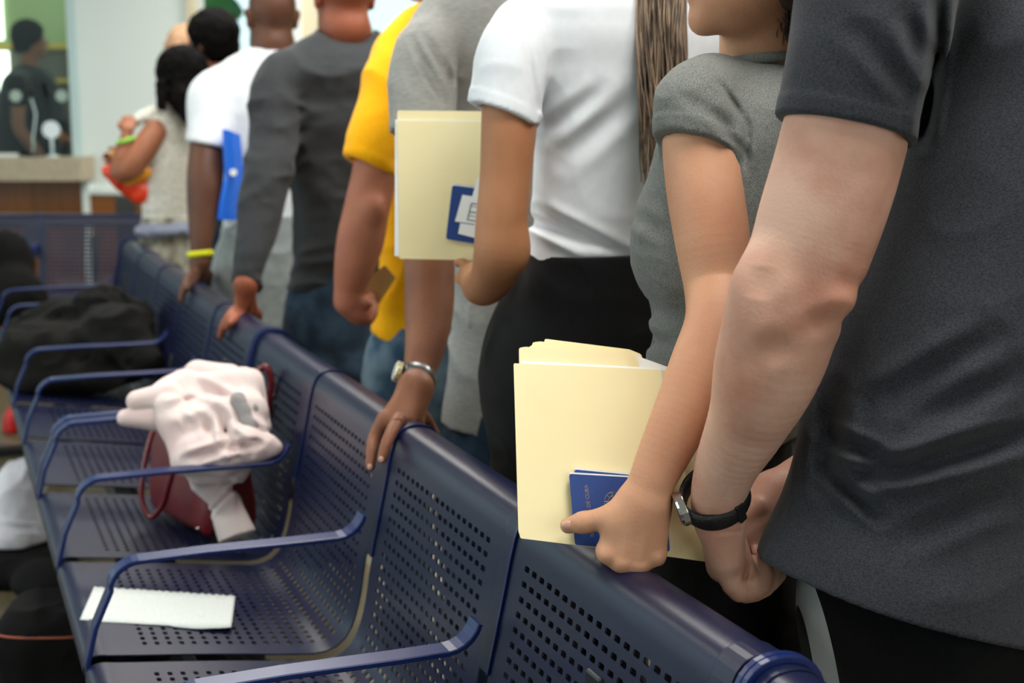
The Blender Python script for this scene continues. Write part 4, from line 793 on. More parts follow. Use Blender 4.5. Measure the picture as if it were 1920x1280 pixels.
def simple_person(label, D, psi, q, torso, hips, neck, nr, SLp, sw, arm, extra, sk, shirt, lower, sleeve, scut, hem, headoff=(.225, .05), hs=1.0, hair=None, sd=None, h=.007, extra_sl=(), hh=None, hb=None, lname='trousers', rarm=None, hf=None, long=False, yoke=True, yr=.06, yr2=.068, hcp=None, **kw):
    hd = hdir(psi); rt = np.cross(hd, U_); SL = P(*SLp); SR = SL+rt*sw; d, el, wr = hang(SR, psi, 1.0, .08)
    if rarm: d = rarm
    nb = P(*neck); nt = nb+U_*.13+hd*.03; f = hdir(hf) if hf is not None else hd; hc = P(*hcp) if hcp else nb+U_*headoff[0]+f*headoff[1]; nt = hc-U_*.09-f*.02 if hcp else nt
    h0, h1 = P(*hem[0]), P(*hem[1]); hn = np.cross(h1-h0, F_); hn = hn if hn[2] < 0 else -hn
    sls = []
    if sleeve: 
        sls.append({'pts': [(SL, sleeve[0][3])]+pc(sleeve), 'cut': scut, 'rad': .12}); pr = [t for _, t in d['pts']]
        sls.append({'pts': [(SR, .066), (el, .062)]+([(wr, .045)] if long else []), 'cut': ((el*.1+wr*.9), wr-el) if long else (SR*.5+el*.5, el-SR), 'rad': .1})
    return person(dict(label=label, D=D, psi=psi, q=q, torso=torso, hips=hips, neck=(nb, nt, nr), SL=SL, SR=SR, skin=sk, shirt=shirt, lower=lower, lower_name=lname, head=(hc, f, hs), arms=[{'pts': pc(arm), 'extra': extra}, d], sleeves=sls,
        hem=((h0+h1)/2, hn), sdisp=sd or [wrinkle(.006, .14, int(D*10))], h=h, hs=h, handbox=hb, hh=hh or .0035, hair=hair, yoke=yoke, yr=yr, yr2=yr2, **kw))
# ---- 5: man in yellow T-shirt
w5 = P(655, 566, 3.36); hb5 = None
sc5 = plane_img((645, 290), (740, 330), 3.38, keep_up=True, tilt=-.3)
simple_person('man in golden yellow T-shirt and washed blue jeans behind the grey-shirted man', 3.62, 26, .6, [(0, 800, 850), (20, 770, 885), (50, 745, 930), (90, 735, 970), (200, 735, 980), (350, 722, 970), (480, 716, 960), (560, 708, 955), (630, 697, 950), (700, 697, 950)],
    [(600, 712, 945), (660, 690, 945), (740, 682, 945), (840, 700, 930)], (850, 15, 3.68), .058, (752, 115, 3.56), .38,
    [(745, 120, 3.52, .058), (722, 220, 3.44, .058), (706, 310, 3.40, .0545), (688, 390, 3.37, .0540), (676, 450, 3.36, .0560), (660, 520, 3.36, .043), (652, 562, 3.37, .031)],
    [(Ell(P(700, 392, 3.33), (.02, .02, .025)), .03, '+'), (Cone(w5, P(672, 586, 3.37), .033, .030), .02, '+'), (Cone(P(660, 565, 3.40), P(690, 580, 3.41), .030, .022), .02, '+')]+fingers([[(P(672, 588, 3.36), .020), (P(690, 600, 3.37), .0135), (P(698, 588, 3.39), .012), (P(692, 572, 3.41), .010)], [(P(676, 584, 3.38), .020), (P(697, 590, 3.39), .0125), (P(702, 577, 3.41), .011)], [(P(680, 578, 3.40), .018), (P(698, 575, 3.41), .0125), (P(700, 560, 3.43), .011)], [(P(684, 570, 3.41), .016), (P(694, 560, 3.42), .012), (P(698, 550, 3.44), .010)], [(P(664, 572, 3.38), .016), (P(680, 566, 3.35), .012), (P(692, 570, 3.35), .011)]]), SK['yellow'], CL['yellow'], CL['lightjeans'],
    [(742, 130, 3.52, .070), (720, 210, 3.45, .070), (695, 300, 3.40, .066), (685, 350, 3.39, .066)], sc5, ((697, 632, 3.5), (762, 657, 3.5)), hair=dict(m=M['hair_brown'], t=.009), hf=70, hcp=(838, -62, 3.62))
# ---- 6: man in dark grey sweater
w6 = P(461, 533, 3.93); hx = [(Cone(w6, PX(447, 585, .765), .026, .017), .02, '+'), (Cone(w6, PX(462, 588, .80), .026, .017), .02, '+'), (Cone(w6, PX(476, 588, .835), .022, .015), .02, '+')]
hx += fingers([[(PX(445, 580, .762), .016), (PX(428, 596, .728), .0130), (PX(418, 615, .712), .0115), (PX(413, 630, .705), .0095)], [(PX(452, 584, .775), .015), (PX(440, 598, .742), .0120), (PX(431, 606, .722), .011), (PX(425, 614, .714), .009)], [(PX(470, 586, .83), .014), (PX(476, 600, .852), .012), (PX(478, 612, .860), .010)], [(PX(480, 582, .85), .013), (PX(486, 594, .868), .011), (PX(487, 604, .870), .009)]])
c6 = (P(462, 532, 3.93), P(462, 540, 3.92)-P(470, 490, 3.97))
simple_person('bald man in dark grey long-sleeved sweater leaning on the bench', 4.30, 24, .6, [(62, 612, 690, 4.34), (72, 585, 700, 4.34), (90, 560, 730, 4.32), (120, 540, 752), (200, 535, 765), (300, 548, 765), (400, 560, 755), (480, 556, 740), (550, 545, 712), (640, 545, 705)],
    [(500, 556, 705), (560, 538, 700), (630, 532, 698), (700, 545, 690)], (648, 60, 4.36), .072, (535, 150, 4.22), .40,
    [(528, 160, 4.2, .05), (512, 260, 4.12, .048), (498, 360, 4.05, .045), (480, 440, 4.0, .046), (466, 500, 3.95, .033), (461, 530, 3.93, .029)], hx, SK['sweater'], CL['sweater'], CL['jeans'],
    [(524, 165, 4.2, .076), (512, 250, 4.14, .070), (500, 340, 4.07, .068), (488, 400, 4.03, .064), (475, 460, 3.98, .053), (466, 500, 3.95, .046), (462, 522, 3.94, .042), (461, 545, 3.93, .040)], c6, ((545, 548, 4.2), (690, 560, 4.2)), headoff=(.20, .04), hs=1.08, sd=[wrinkle(.010, .13, 61, (1, 1, 1.5))], hf=24, hcp=(644, -8, 4.33),
    hb=(np.min([P(400, 650, 3.7), P(495, 525, 3.8), P(400, 650, 4.0)], axis=0)-.02, np.max([P(495, 520, 4.0), P(495, 650, 4.0), P(400, 525, 3.8)], axis=0)+.02), long=True)
# ---- 7: man in white T-shirt with the yellow wristband
w7 = P(375, 490, 4.72); hy = [(Cone(w7, PX(362, 520, .775), .026, .018), .02, '+'), (Cone(w7, PX(378, 520, .82), .026, .018), .02, '+'), (Cone(w7, PX(392, 515, .86), .022, .016), .02, '+')]
hy += fingers([[(PX(360, 515, .77), .016), (PX(348, 532, .73), .0135), (PX(342, 550, .712), .012), (PX(339, 563, .705), .010)], [(PX(366, 520, .785), .015), (PX(357, 532, .748), .012), (PX(350, 541, .722), .011)], [(PX(388, 515, .86), .014), (PX(393, 532, .875), .012), (PX(394, 545, .88), .010)], [(PX(396, 510, .89), .013), (PX(404, 526, .90), .011), (PX(404, 538, .905), .010)]])
sc7 = plane_img((361, 262), (420, 273), 4.75, keep_up=True, tilt=-.15)
e7, _g, _hb, _t = simple_person('bald dark-skinned man in white T-shirt with a yellow wristband', 5.02, 24, .6, [(88, 480, 550), (98, 462, 575), (125, 430, 600), (170, 405, 620), (260, 412, 625), (350, 425, 620), (430, 428, 612), (480, 425, 608)],
    [(400, 432, 606), (450, 416, 606), (520, 402, 604), (580, 410, 600), (640, 420, 595)], (512, 88, 5.08), .072, (405, 175, 4.95), .40,
    [(400, 175, 4.93, .064), (390, 260, 4.86, .058), (384, 340, 4.80, .060), (380, 400, 4.77, .050), (377, 450, 4.74, .038), (375, 490, 4.72, .030)], hy, SK['dark'], CL['white'], CL['palegrey'],
    [(398, 180, 4.92, .078), (393, 240, 4.87, .072), (389, 300, 4.83, .072)], sc7, ((425, 432, 4.9), (560, 436, 4.9)), headoff=(.20, .03), hs=1.06, sd=[wrinkle(.006, .13, 71)], hcp=(509, 32, 5.05))
M['band'] = mat('yellow_silicone', (222, 222, 10), .5); wc = P(376, 476, 4.725); q = MB(); q.tube([wc+R_*.040*math.cos(t)+F_*.038*math.sin(t)+U_*(.004*math.cos(t)-.004*math.sin(t)) for t in np.linspace(0, 2*math.pi, 30, endpoint=False)], .006, n=8, flat=(1.7, .8), up=(0, 0, 1), close=True); q.build('wristband', M['band'], e7, smooth=True)
# ---- 8: man with short black hair
simple_person('man with short black hair, only head and neck seen beyond the white shirt', 6.35, 40, .6, [(125, 400, 440), (155, 385, 470), (200, 372, 500), (300, 370, 500), (420, 375, 495), (480, 375, 495)], [(400, 378, 490), (480, 378, 490), (560, 380, 488)],
    (408, 140, 6.35), .055, (385, 195, 6.3), .33, [(372, 190, 6.3, .055), (368, 300, 6.28, .045), (368, 400, 6.22, .03)], auto_hand(P(368, 400, 6.22), -U_, F_, R_), SK['mid'], CL['charcoal'], CL['jeans'], [(370, 200, 6.28, .066), (369, 260, 6.28, .064)], (P(369, 250, 6.28), -U_), ((370, 440, 6.3), (500, 440, 6.3)),
    hair=dict(m=M['hair_black'], t=.022, amp=.007), hf=72, hcp=(394, 80, 6.35), h=.009, headoff=(.20, .02), hs=1.02)
# ---- 9: woman with ponytail
def pony():
    w9 = P(233, 262, 5.93)
    ex = auto_hand(P(240, 246, 5.96), U_*.6+F_*.6, R_*-1, R_, .8, .9)
    d9 = {'pts': [(P(330, 250, 6.3), .05), (P(300, 320, 6.35), .04), (P(250, 300, 6.15), .032)], 'extra': auto_hand(P(250, 300, 6.15), -R_+F_*.1, U_, -F_, .6, .9)}
    e, g, HB, tor = simple_person('woman with a long black ponytail in white sleeveless lace top and floral skirt', 6.10, 48, .7, [(196, 300, 345), (208, 283, 352), (235, 276, 358), (300, 277, 360), (360, 274, 358), (410, 272, 356), (440, 268, 358)], [(405, 272, 358), (440, 268, 360), (480, 268, 362), (560, 262, 364), (640, 262, 364)],
        (326, 205, 6.12), .047, (292, 235, 6.02), .30, [(290, 248, 6.0, .050), (268, 280, 5.95, .053), (238, 318, 5.92, .048), (228, 322, 5.93, .044), (228, 295, 5.95, .038), (238, 258, 5.97, .028)], ex, SK['mid'], CL['cream'], CL['floral'], None, None, ((260, 428, 6.0), (362, 430, 6.0)), hs=1.0,
        rarm=d9, hf=50, hcp=(338, 152, 6.12), h=.007, headoff=(.20, .02), yoke=False, hair=dict(m=M['hair_black'], t=.026, amp=.008, extra=[(Cone(P(346, 150, 6.10), P(350, 188, 6.02), .075, .060), .03, '+'), (Cone(P(350, 188, 6.02), P(361, 238, 5.95), .060, .022), .03, '+'), (Cone(P(302, 160, 6.0), P(304, 200, 5.98), .022, .018), .02, '+')]), lname='skirt')
    blob('top_ruffle', [skin([(Cone(P(262, 222, 6.02), P(306, 206, 6.06), .022, .03), .01, '+'), (Cone(P(306, 215, 6.03), P(312, 262, 6.02), .026, .015), .02, '+'), (Cone(P(330, 205, 6.16), P(352, 222, 6.16), .02, .02), .02, '+')], .006, [wrinkle(.012, .05, 92)])], CL['cream'], e)
    q = MB(); a = [P(270+88*t, 428-4*math.sin(math.pi*t), 5.93+.03*t) for t in np.linspace(0, 1, 9)]
    blob('waistband', [skin([(Cone(P(270, 432, 6.0), P(352, 430, 6.04), .030, .030, F_, 2.9), .01, '+'), (Cone(P(266, 436, 5.96), P(290, 434, 5.96), .012, .02), .02, '+')], .006, [wrinkle(.006, .05, 93)])], CL['waist'], e)
    q = MB(); c = P(236, 264, 5.93); q.tube([c+R_*.034*math.cos(t)+F_*.034*math.sin(t)+U_*.01*math.cos(t) for t in np.linspace(0, 2*math.pi, 20, endpoint=False)], .008, n=6, close=True); q.build('wristband', mat('lime_band', (130, 215, 70), .5), e, smooth=True)
    for k, (x, y) in enumerate(((285, 456), (322, 458), (300, 474))):
        pass
pony()
# ---- 10: bald man beyond
simple_person('bald man, only the pale side of his head seen beyond the black-haired man', 6.9, 60, .6, [(130, 330, 360), (165, 315, 380), (220, 305, 385), (300, 300, 385), (400, 300, 380), (480, 300, 380)], [(400, 288, 378), (480, 288, 378), (560, 290, 376)],
    (342, 130, 6.9), .055, (338, 190, 6.85), .28, [(338, 200, 6.85, .055), (325, 280, 6.83, .045), (325, 360, 6.8, .03)], auto_hand(P(325, 360, 6.8), -U_, F_, R_), SK['pale'], CL['charcoal'], CL['jeans'], [(338, 205, 6.85, .062), (335, 250, 6.84, .062)], (P(325, 230, 6.84), -U_), ((290, 420, 6.9), (380, 420, 6.9)), h=.010, hf=75, hcp=(345, 94, 6.9), headoff=(.205, .02), hs=1.03)
# ---- officer behind the glass
simple_person('person in black uniform with badge behind the service window glass', 10.1, -70, .7, [(125, 30, 75), (140, 12, 95), (170, 0, 112), (220, -10, 125), (285, -14, 132), (340, -14, 132)], [(290, 0, 118), (340, 0, 118), (400, 0, 118)],
    (52, 130, 10.1), .055, (30, 160, 10.0), .36, [(40, 165, 9.95, .055), (80, 220, 9.85, .045), (118, 262, 9.8, .035)], auto_hand(P(118, 262, 9.8), R_, F_, -U_), SK['mid'], CL['officer'], CL['black'], [(42, 165, 9.95, .068), (82, 222, 9.85, .055), (112, 256, 9.8, .045)], (P(112, 256, 9.8), R_), ((0, 310, 10.1), (110, 310, 10.1)), h=.012, headoff=(.20, .03), hair=dict(m=M['hair_black'], t=.02), hf=-60)
# ------------------------------------------------------------------ things held in the queue
def plane3(a, b, c):
    n = np.cross(b-a, c-a); n = n/np.linalg.norm(n); n = n if np.dot(n, F_) > 0 else -n; return a, n
fa, fn = plane3(P(972, 1005, 1.735), P(1325, 1052, 1.752), P(963, 680, 1.835))
off = lambda t: (fa+fn*t, fn)
NG = 'manila folders in the grey woman\'s hand'
def folder(label, leaves, group, cat='folder'):
    c = np.mean([poly_img(l[0], *l[1])[0] for l in leaves], axis=0); e = empty('manila_folder', tuple(c), label, cat, group)
    for pts, pl, nm in leaves: slabp(nm, pts, pl, M['paper'] if nm == 'paper_sheet' else M['manila'], e, th=.0012)
    return e
folder('manila folder nearest the camera in the grey-shirted woman\'s hand, its broad front cover facing us',
       [(rounded([(963, 681), (1236, 693), (1326, 1053), (1252, 1043), (976, 1009), (972, 995)], 3), off(.0), 'front_cover'), ([(978, 676), (1238, 690), (1322, 1048), (980, 1004)], off(.003), 'paper_sheet'), (rounded([(973, 652), (985, 650), (1160, 661), (1172, 668), (1180, 688), (1300, 700), (1322, 1046), (978, 1002)], 4), off(.0065), 'back_cover')], NG)
folder('manila folder behind the front one, its long tab rising second highest',
       [(rounded([(990, 652), (1006, 641), (1150, 655), (1176, 662), (1190, 690), (1300, 700), (1320, 1044), (995, 1000)], 4), off(.011), 'front_cover'), (rounded([(998, 642), (1012, 640), (1170, 657), (1192, 666), (1200, 690), (1300, 700), (1318, 1042), (1000, 998)], 4), off(.016), 'back_cover')], NG)
folder('rearmost manila folder of the woman\'s stack, its tab standing highest',
       [(rounded([(1021, 635), (1180, 655), (1202, 664), (1210, 692), (1300, 700), (1318, 1040), (1010, 996)], 4), off(.021), 'back_cover'), ([(1018, 650), (1196, 668), (1300, 705), (1316, 1036), (1012, 996)], off(.0185), 'paper_sheet')], NG)
def passport(label, pts, pl, group, text=False, th=.003):
    a, n = pl; c = poly_img(pts, *pl)[0]; e = empty('passport', tuple(c), label, 'passport', group)
    slabp('page_block', [(x+(1 if x < 1150 else 0), y-2.5) for x, y in pts], (a+n*.001, n), M['paper'], e, th=.0035)
    slabp('front_cover', rounded(pts, 5), (a-n*.0022, n), M['ppt'], e, th=.0009); slabp('back_cover', rounded([(x+1, y-3) for x, y in pts], 5), (a+n*.0042, n), M['ppt'], e, th=.0009)
    return e
pa, pn = fa-fn*.009, fn
passport('dark blue passport behind, its edge and white pages showing above the front one', [(1077, 880), (1244, 896), (1256, 1034), (1086, 1018)], (fa-fn*.0045, fn), 'passports under the woman\'s thumb')
pe = passport('dark blue passport with gold lettering pressed on the folders by the woman\'s thumb', [(1067, 888), (1238, 898), (1250, 1036), (1078, 1021)], (fa-fn*.0125, fn), 'passports under the woman\'s thumb')
def text_on(s, size, org, xd, yd, m, name, parent, fit=None):
    cu = bpy.data.curves.new(name, 'FONT'); cu.body = s; cu.size = size; cu.extrude = 0; cu.align_x = 'LEFT'
    o = bpy.data.objects.new(name, cu); COL.objects.link(o); bpy.context.view_layer.update(); me = bpy.data.meshes.new_from_object(o.evaluated_get(bpy.context.evaluated_depsgraph_get())); bpy.data.objects.remove(o)
    xs = [v.co.x for v in me.vertices]; k = fit/(max(xs)-min(xs)) if fit else 1
    for v in me.vertices: v.co = Vector(org+xd*v.co.x*k+yd*v.co.y)
    me.materials.clear(); return link(name, me, m, parent)
pf = (fa-fn*.01525, fn)
t0, t1 = poly_img([(1114, 1006), (1102, 909)], *pf); xd = (t1-t0); L_ = np.linalg.norm(xd); xd /= L_; yd = np.cross(xd, -fn); yd = yd if np.dot(yd, R_) < 0 else -yd
text_on('REPUBLICA DE CUBA', .0068, t0, xd, yd, M['foil'], 'gold_lettering', pe, L_)
cc = poly_img([(1150, 942)], *pf)[0]; q = MB(); cr = lambda r, rr, a0, a1, n=20: [cc+xd*r*math.cos(t)*1.0+yd*rr*math.sin(t) for t in np.linspace(a0, a1, n)]
for r, rr in ((.0135, .0115), (.0085, .0065)): q.tube(cr(r, rr, 0, 2*math.pi), .0004, n=5, close=False)
for k in range(9): t = k*2*math.pi/9; q.tube([cc+xd*.009*math.cos(t)+yd*.007*math.sin(t), cc+xd*.0128*math.cos(t)+yd*.0108*math.sin(t)], .0006, n=5)
q.tube([cc-xd*.006, cc+xd*.007], .0005, n=5); q.build('gold_crest', M['foil'], pe)
# folder, passport and slips held by the woman in white
ga, gn = plane3(P(745, 484, 2.66), P(900, 487, 2.64), P(745, 207, 2.68)); go = lambda t: (ga+gn*t, gn)
folder('manila folder held upright by the woman in the white T-shirt, before the grey-shirted man', [(rounded([(745, 226), (965, 228), (955, 489), (749, 485)], 3), go(0), 'front_cover'), ([(741, 224), (960, 226), (950, 482), (740, 480)], go(.003), 'paper_sheet'), (rounded([(745, 207), (966, 209), (954, 484), (745, 482)], 4), go(.006), 'back_cover')], None)
e = passport('dark blue passport tucked against the upright folder beside the bent arm', [(848, 347), (928, 357), (915, 461), (836, 448)], go(-.006), None)
ea = empty('paper_slip', tuple(poly_img([(880, 390)], *go(-.013))[0]), 'white folded paper slips with a small printed box, over the passport by the bent arm', 'paper')
slabp('upper_slip', [(894, 336), (897, 332), (935, 332), (925, 450), (895, 443), (881, 385)], go(-.0125), M['paper'], ea, .0008); slabp('side_slip', [(867, 365), (905, 371), (890, 420), (853, 415)], go(-.0135), M['paper'], ea, .0008); slabp('lower_slip', [(863, 418), (905, 424), (895, 447), (859, 438)], go(-.0130), M['paper'], ea, .0008)
q = MB()
for a, b in (((884, 381), (912, 385)), ((884, 381), (876, 412)), ((876, 412), (905, 416)), ((880, 397), (908, 401)), ((881, 386), (909, 390)), ((878, 404), (906, 408))):
    u, v = poly_img([a, b], *go(-.0142)); q.tube([u, v], .0011 if a != (881, 386) and a != (878, 404) else .0006, n=4)
q.build('printed_box', M['ink'], ea)
# tan folder of the man in yellow, blue binder of the man with the wristband
M['tan'] = mat('tan_card', (176, 140, 84), .6); M['blue'] = mat('bright_blue_plastic', (0, 108, 236), .3, coat=.3)
o = slabp('folder', [(665, 540), (722, 497), (742, 520), (704, 579)], plane3(P(665, 540, 3.44), P(722, 497, 3.44), P(704, 579, 3.42)), M['tan'], None, .006); props(o, 'tan card folder in the hand of the man in yellow', 'folder')
eb = empty('binder', tuple(P(430, 330, 4.78)), 'bright blue plastic binder under the arm of the man in white T-shirt', 'binder')
slabp('cover', rounded([(420, 242), (448, 252), (455, 330), (440, 413), (410, 412), (414, 385), (424, 330)], 3), plane3(P(420, 242, 4.76), P(448, 252, 4.84), P(410, 412, 4.76)), M['blue'], eb, .012)
slabp('spine', rounded([(420, 242), (432, 246), (436, 330), (424, 412), (410, 412), (414, 385), (424, 330)], 2), plane3(P(420, 242, 4.74), P(448, 252, 4.80), P(410, 412, 4.74)), M['blue'], eb, .016)
c = P(438, 323, 4.76); q = MB(); q.tube([c-F_*.006, c], [.012, .012], n=14); q.build('sticker', M['paper'], eb)  # white disc stands in for a highlight on the glossy plastic
# snack bag of the ponytail woman
M['red'] = mat('red_orange_foil', (226, 58, 16), .3, spec=.7); M['amber'] = mat('amber_foil', (244, 160, 24), .3, spec=.7)
ec = empty('snack_bag', tuple(P(240, 345, 6.0)), 'red and yellow snack bag hugged under the arm of the ponytail woman', 'bag')
blob('bag_body', [skin([(Cone(P(205, 322, 6.0), P(262, 362, 6.02), .028, .045, F_, .6), .01, '+'), (Cone(P(196, 317, 6.0), P(225, 340, 6.0), .010, .03), .02, '+'), (Cone(P(245, 345, 6.02), P(268, 350, 6.03), .05, .04, F_, .6), .02, '+')], .006, [wrinkle(.006, .05, 96)])], M['red'], ec)
blob('yellow_panel', [skin([(Cone(P(238, 338, 5.97), P(268, 322, 5.98), .022, .034, F_, .6), .01, '+'), (Cone(P(212, 292, 5.98), P(216, 284, 5.98), .014, .012), .01, '+')], .006, [wrinkle(.005, .05, 97)])], M['amber'], ec)
# ------------------------------------------------------------------ things on the seats
# torn strip of squared paper
def torn():
    a, b, c, d = on_seat(176, 1103), on_seat(441, 1120), on_seat(434, 1181), on_seat(149, 1165); q = MB(); n = 60; rg = np.random.default_rng(2); V = []; rows = 7
    for j in range(rows):
        for i in range(n):
            s, t = i/(n-1), j/(rows-1); p0 = a*(1-s)+b*s; p1 = d*(1-s)+c*s; p_ = p0*(1-t)+p1*t
            if j == 0: p_ = p_+(p0-p1)/np.linalg.norm(p1-p0)*(.004*rg.random()+(.006 if i % 3 == 0 else 0)+(.016 if i in (30, 31) else 0)*rg.random())
            z = .0022+.011*max(0, s-.72)**1.5*4*(t**2)*math.sin(min(1, (s-.72)/.2)*2.2) if s > .72 else .0022
            if j == rows-1: p_ = p_+(p1-p0)/np.linalg.norm(p1-p0)*(.010*math.sin((s-.55)*6)*(s > .6)-.004*(s < .1))
            V.append(p_+U_*z)
    q.add(V, [(j*n+i, j*n+i+1, (j+1)*n+i+1, (j+1)*n+i) for j in range(rows-1) for i in range(n-1)]); o = q.build('paper_strip', M['grid'], None, smooth=True, solid=.0004)
    props(o, 'torn white strip of faintly squared paper lying on the perforated seat', 'paper')
M['grid'] = mat('squared_paper', (206, 213, 211), .7, noise=((200, 208, 208), 160, 0, .45, .55)); torn()
M['leather'] = mat('dark_red_leather', (100, 8, 22), .3, spec=.6, coat=.2, bump=(220, .3, 3)); M['pink'] = mat('pale_pink_fleece', (228, 213, 211), .95, sheen=.1, noise=((224, 198, 197), 12, 4, .4, .7), bump=(500, .4, 3))
M['print'] = mat('grey_print_fleece', (156, 154, 156), .95); M['fur'] = mat('black_fabric', (9, 9, 10), .9, spec=.2, bump=(120, .5, 4)); M['olive'] = mat('dark_olive_nylon', (17, 17, 15), .9, spec=.2, noise=((10, 10, 9), 8, 4, .4, .6))
def handbag():
    e = empty('handbag', tuple(PZ(385, 1010, .45)), 'dark red leather handbag standing on the seat under the pink hoodie', 'handbag')
    A0, B0 = PZ(388, 1012, .452), PZ(292, 958, .462); ld = B0-A0; ld /= np.linalg.norm(ld); sd = np.cross(ld, U_); sd = sd if np.dot(sd, F_) > 0 else -sd
    Lb, Wb = np.linalg.norm(B0-A0), .13; V = []
    for k, (z, i0, i1, w0, w1) in enumerate(((0, 0, 0, 0, 0), (.05, -.004, -.008, -.004, -.004), (.17, .004, -.01, .012, .012), (.285, .012, .0, .045, .045))):
        for (s, t) in ((0, 0), (1, 0), (1, 1), (0, 1)): V.append(A0+ld*(i0+s*(Lb+.03-i0-i1))+sd*(w0+t*(Wb-w0-w1))+U_*z)
    q = MB(); F = [(0, 1, 2, 3)[::-1], (12, 13, 14, 15)]
    for k in range(3):
        for i in range(4): F.append((k*4+i, k*4+(i+1) % 4, k*4+4+(i+1) % 4, k*4+4+i))
    q.add(V, F); o = q.build('bag_body', M['leather'], e, smooth=True, bevel=.018); o.modifiers['bevel'].segments = 4; o.modifiers['bevel'].limit_method = 'NONE'
    t = lambda x, y, d: P(x, y, d)
    def cat(pts, n=8):
        pts = np.array(pts); d = np.r_[0, np.cumsum(np.linalg.norm(np.diff(pts, axis=0), axis=1))]; s = np.linspace(0, d[-1], n*len(pts)); g = np.gradient(pts, d, axis=0); k = np.clip(np.searchsorted(d, s)-1, 0, len(d)-2); hh = (d[k+1]-d[k])[:, None]; u = (s-d[k])[:, None]/hh
        return (2*u**3-3*u**2+1)*pts[k]+(u**3-2*u**2+u)*g[k]*hh+(-2*u**3+3*u**2)*pts[k+1]+(u**3-u**2)*g[k+1]*hh
    q = MB(); q.tube(list(cat([t(296, 785, 3.22), t(280, 830, 3.18), t(268, 890, 3.15), t(268, 945, 3.14), t(281, 969, 3.13), t(300, 955, 3.11), t(318, 905, 3.08), t(334, 840, 3.07), t(340, 790, 3.10)])), .0068, n=8); q.build('handle', M['leather'], e, smooth=True)
    q = MB(); q.tube(list(cat([t(470, 790, 3.30), t(474, 730, 3.30), t(484, 695, 3.30), t(498, 687, 3.30), t(507, 705, 3.30), t(506, 745, 3.30), t(497, 800, 3.30)])), .0080, n=8); q.build('handle', M['leather'], e, smooth=True)
    q = MB(); c = t(371, 990, 3.02); q.tube([c, c-F_*.004], [.004, .003], n=10); q.build('stud', M['chrome'], e, smooth=True)
handbag()
def hoodie():
    e = empty('hoodie', tuple(P(400, 850, 3.05)), 'pale pink fleece hoodie draped over the red handbag and armrest', 'hoodie'); t = lambda x, y, d: P(x, y, d)
    L = [(Cone(t(320, 745, 3.12), t(455, 725, 3.14), .040, .045), .03, '+'), (Cone(t(372, 705, 3.22), t(430, 712, 3.22), .036, .036), .03, '+'), (Cone(t(335, 790, 3.05), t(460, 775, 3.08), .046, .052), .03, '+'), (Cone(t(365, 845, 3.00), t(470, 830, 3.02), .040, .046), .025, '+'),
         (Cone(t(345, 868, 2.985), t(420, 862, 2.985), .024, .028), .02, '+'), (Cone(t(420, 862, 2.985), t(505, 838, 3.0), .028, .022), .02, '+'), (Cone(t(470, 715, 3.20), t(486, 800, 3.14), .030, .026), .02, '+'), (Cone(t(490, 835, 3.0), t(517, 838, 3.0), .026, .012), .015, '+'), (Cone(t(312, 760, 3.05), t(338, 870, 3.0), .024, .016), .02, '+'), (Cone(t(300, 745, 3.1), t(345, 720, 3.14), .030, .034), .02, '+'),
         (Cone(t(256, 752, 3.06), t(315, 742, 3.08), .0225, .030), .007, '+'), (Cone(t(236, 783, 3.05), t(290, 783, 3.07), .0190, .030), .005, '+'), (Cone(t(375, 885, 3.02), t(440, 875, 3.03), .030, .034), .02, '+'),
         (Cone(t(400, 900, 3.04), t(432, 968, 3.04), .052, .012, F_, .45), .02, '+'), (Cone(t(418, 935, 3.07), t(444, 1004, 3.04), .034, .042, F_, .62), .012, '+')]
    c1 = t(441, 1008, 3.04); cn = t(444, 1016, 3.03)-t(424, 950, 3.06)
    cr = lambda a, b, w, d, lip=.7: crease(t(*a), t(*b), w, d, lip)
    dsp = [wrinkle(.0022, .12, 101), cr((440, 735, 3.05), (462, 800, 3.03), .012, .007), cr((430, 835, 2.97), (445, 848, 2.97), .011, .020), cr((380, 975, 3.0), (455, 900, 3.0), .005, .005), cr((310, 772, 3.02), (380, 748, 3.02), .014, .008), cr((380, 748, 3.02), (412, 775, 3.0), .012, .008), cr((340, 778, 3.0), (358, 800, 3.0), .008, .006), cr((415, 765, 3.03), (428, 840, 2.99), .011, .014), cr((428, 815, 2.97), (470, 842, 2.97), .012, .020), cr((350, 862, 2.95), (425, 838, 2.95), .010, .016),
           cr((425, 838, 2.95), (490, 830, 2.97), .009, .012), cr((360, 715, 3.12), (450, 760, 3.05), .012, .010), cr((390, 780, 3.0), (395, 830, 2.97), .010, .007), cr((465, 790, 3.06), (500, 815, 3.04), .009, .010), cr((425, 905, 2.99), (462, 925, 3.0), .009, .008)]
    blob('fleece', [skin(L, .0032, dsp, [(c1, cn, c1, .09)], [(.007, c1, cn, .06, c1, .08)])], M['pink'], e)
    blob('printed_patch', [skin([(Cone(t(446, 748, 3.045), t(470, 800, 3.030), .016, .021), .001, '+'), (Cone(t(474, 765, 3.05), t(474, 795, 3.045), .014, .014), .01, '+')], .004, [wrinkle(.003, .04, 5)])], M['print'], e)
hoodie()
def heap(name, label, cat, prims, m, amp=.018, size=.11, h=.008, seed=0, floor_z=None, extra=()):
    o = blob(name, [skin([(p, k, '+') for p, k in prims], h, [wrinkle(amp, size, seed)]+list(extra), [(np.array([0, 0, floor_z]), -U_)] if floor_z is not None else ())], m); return props(o, label, cat)
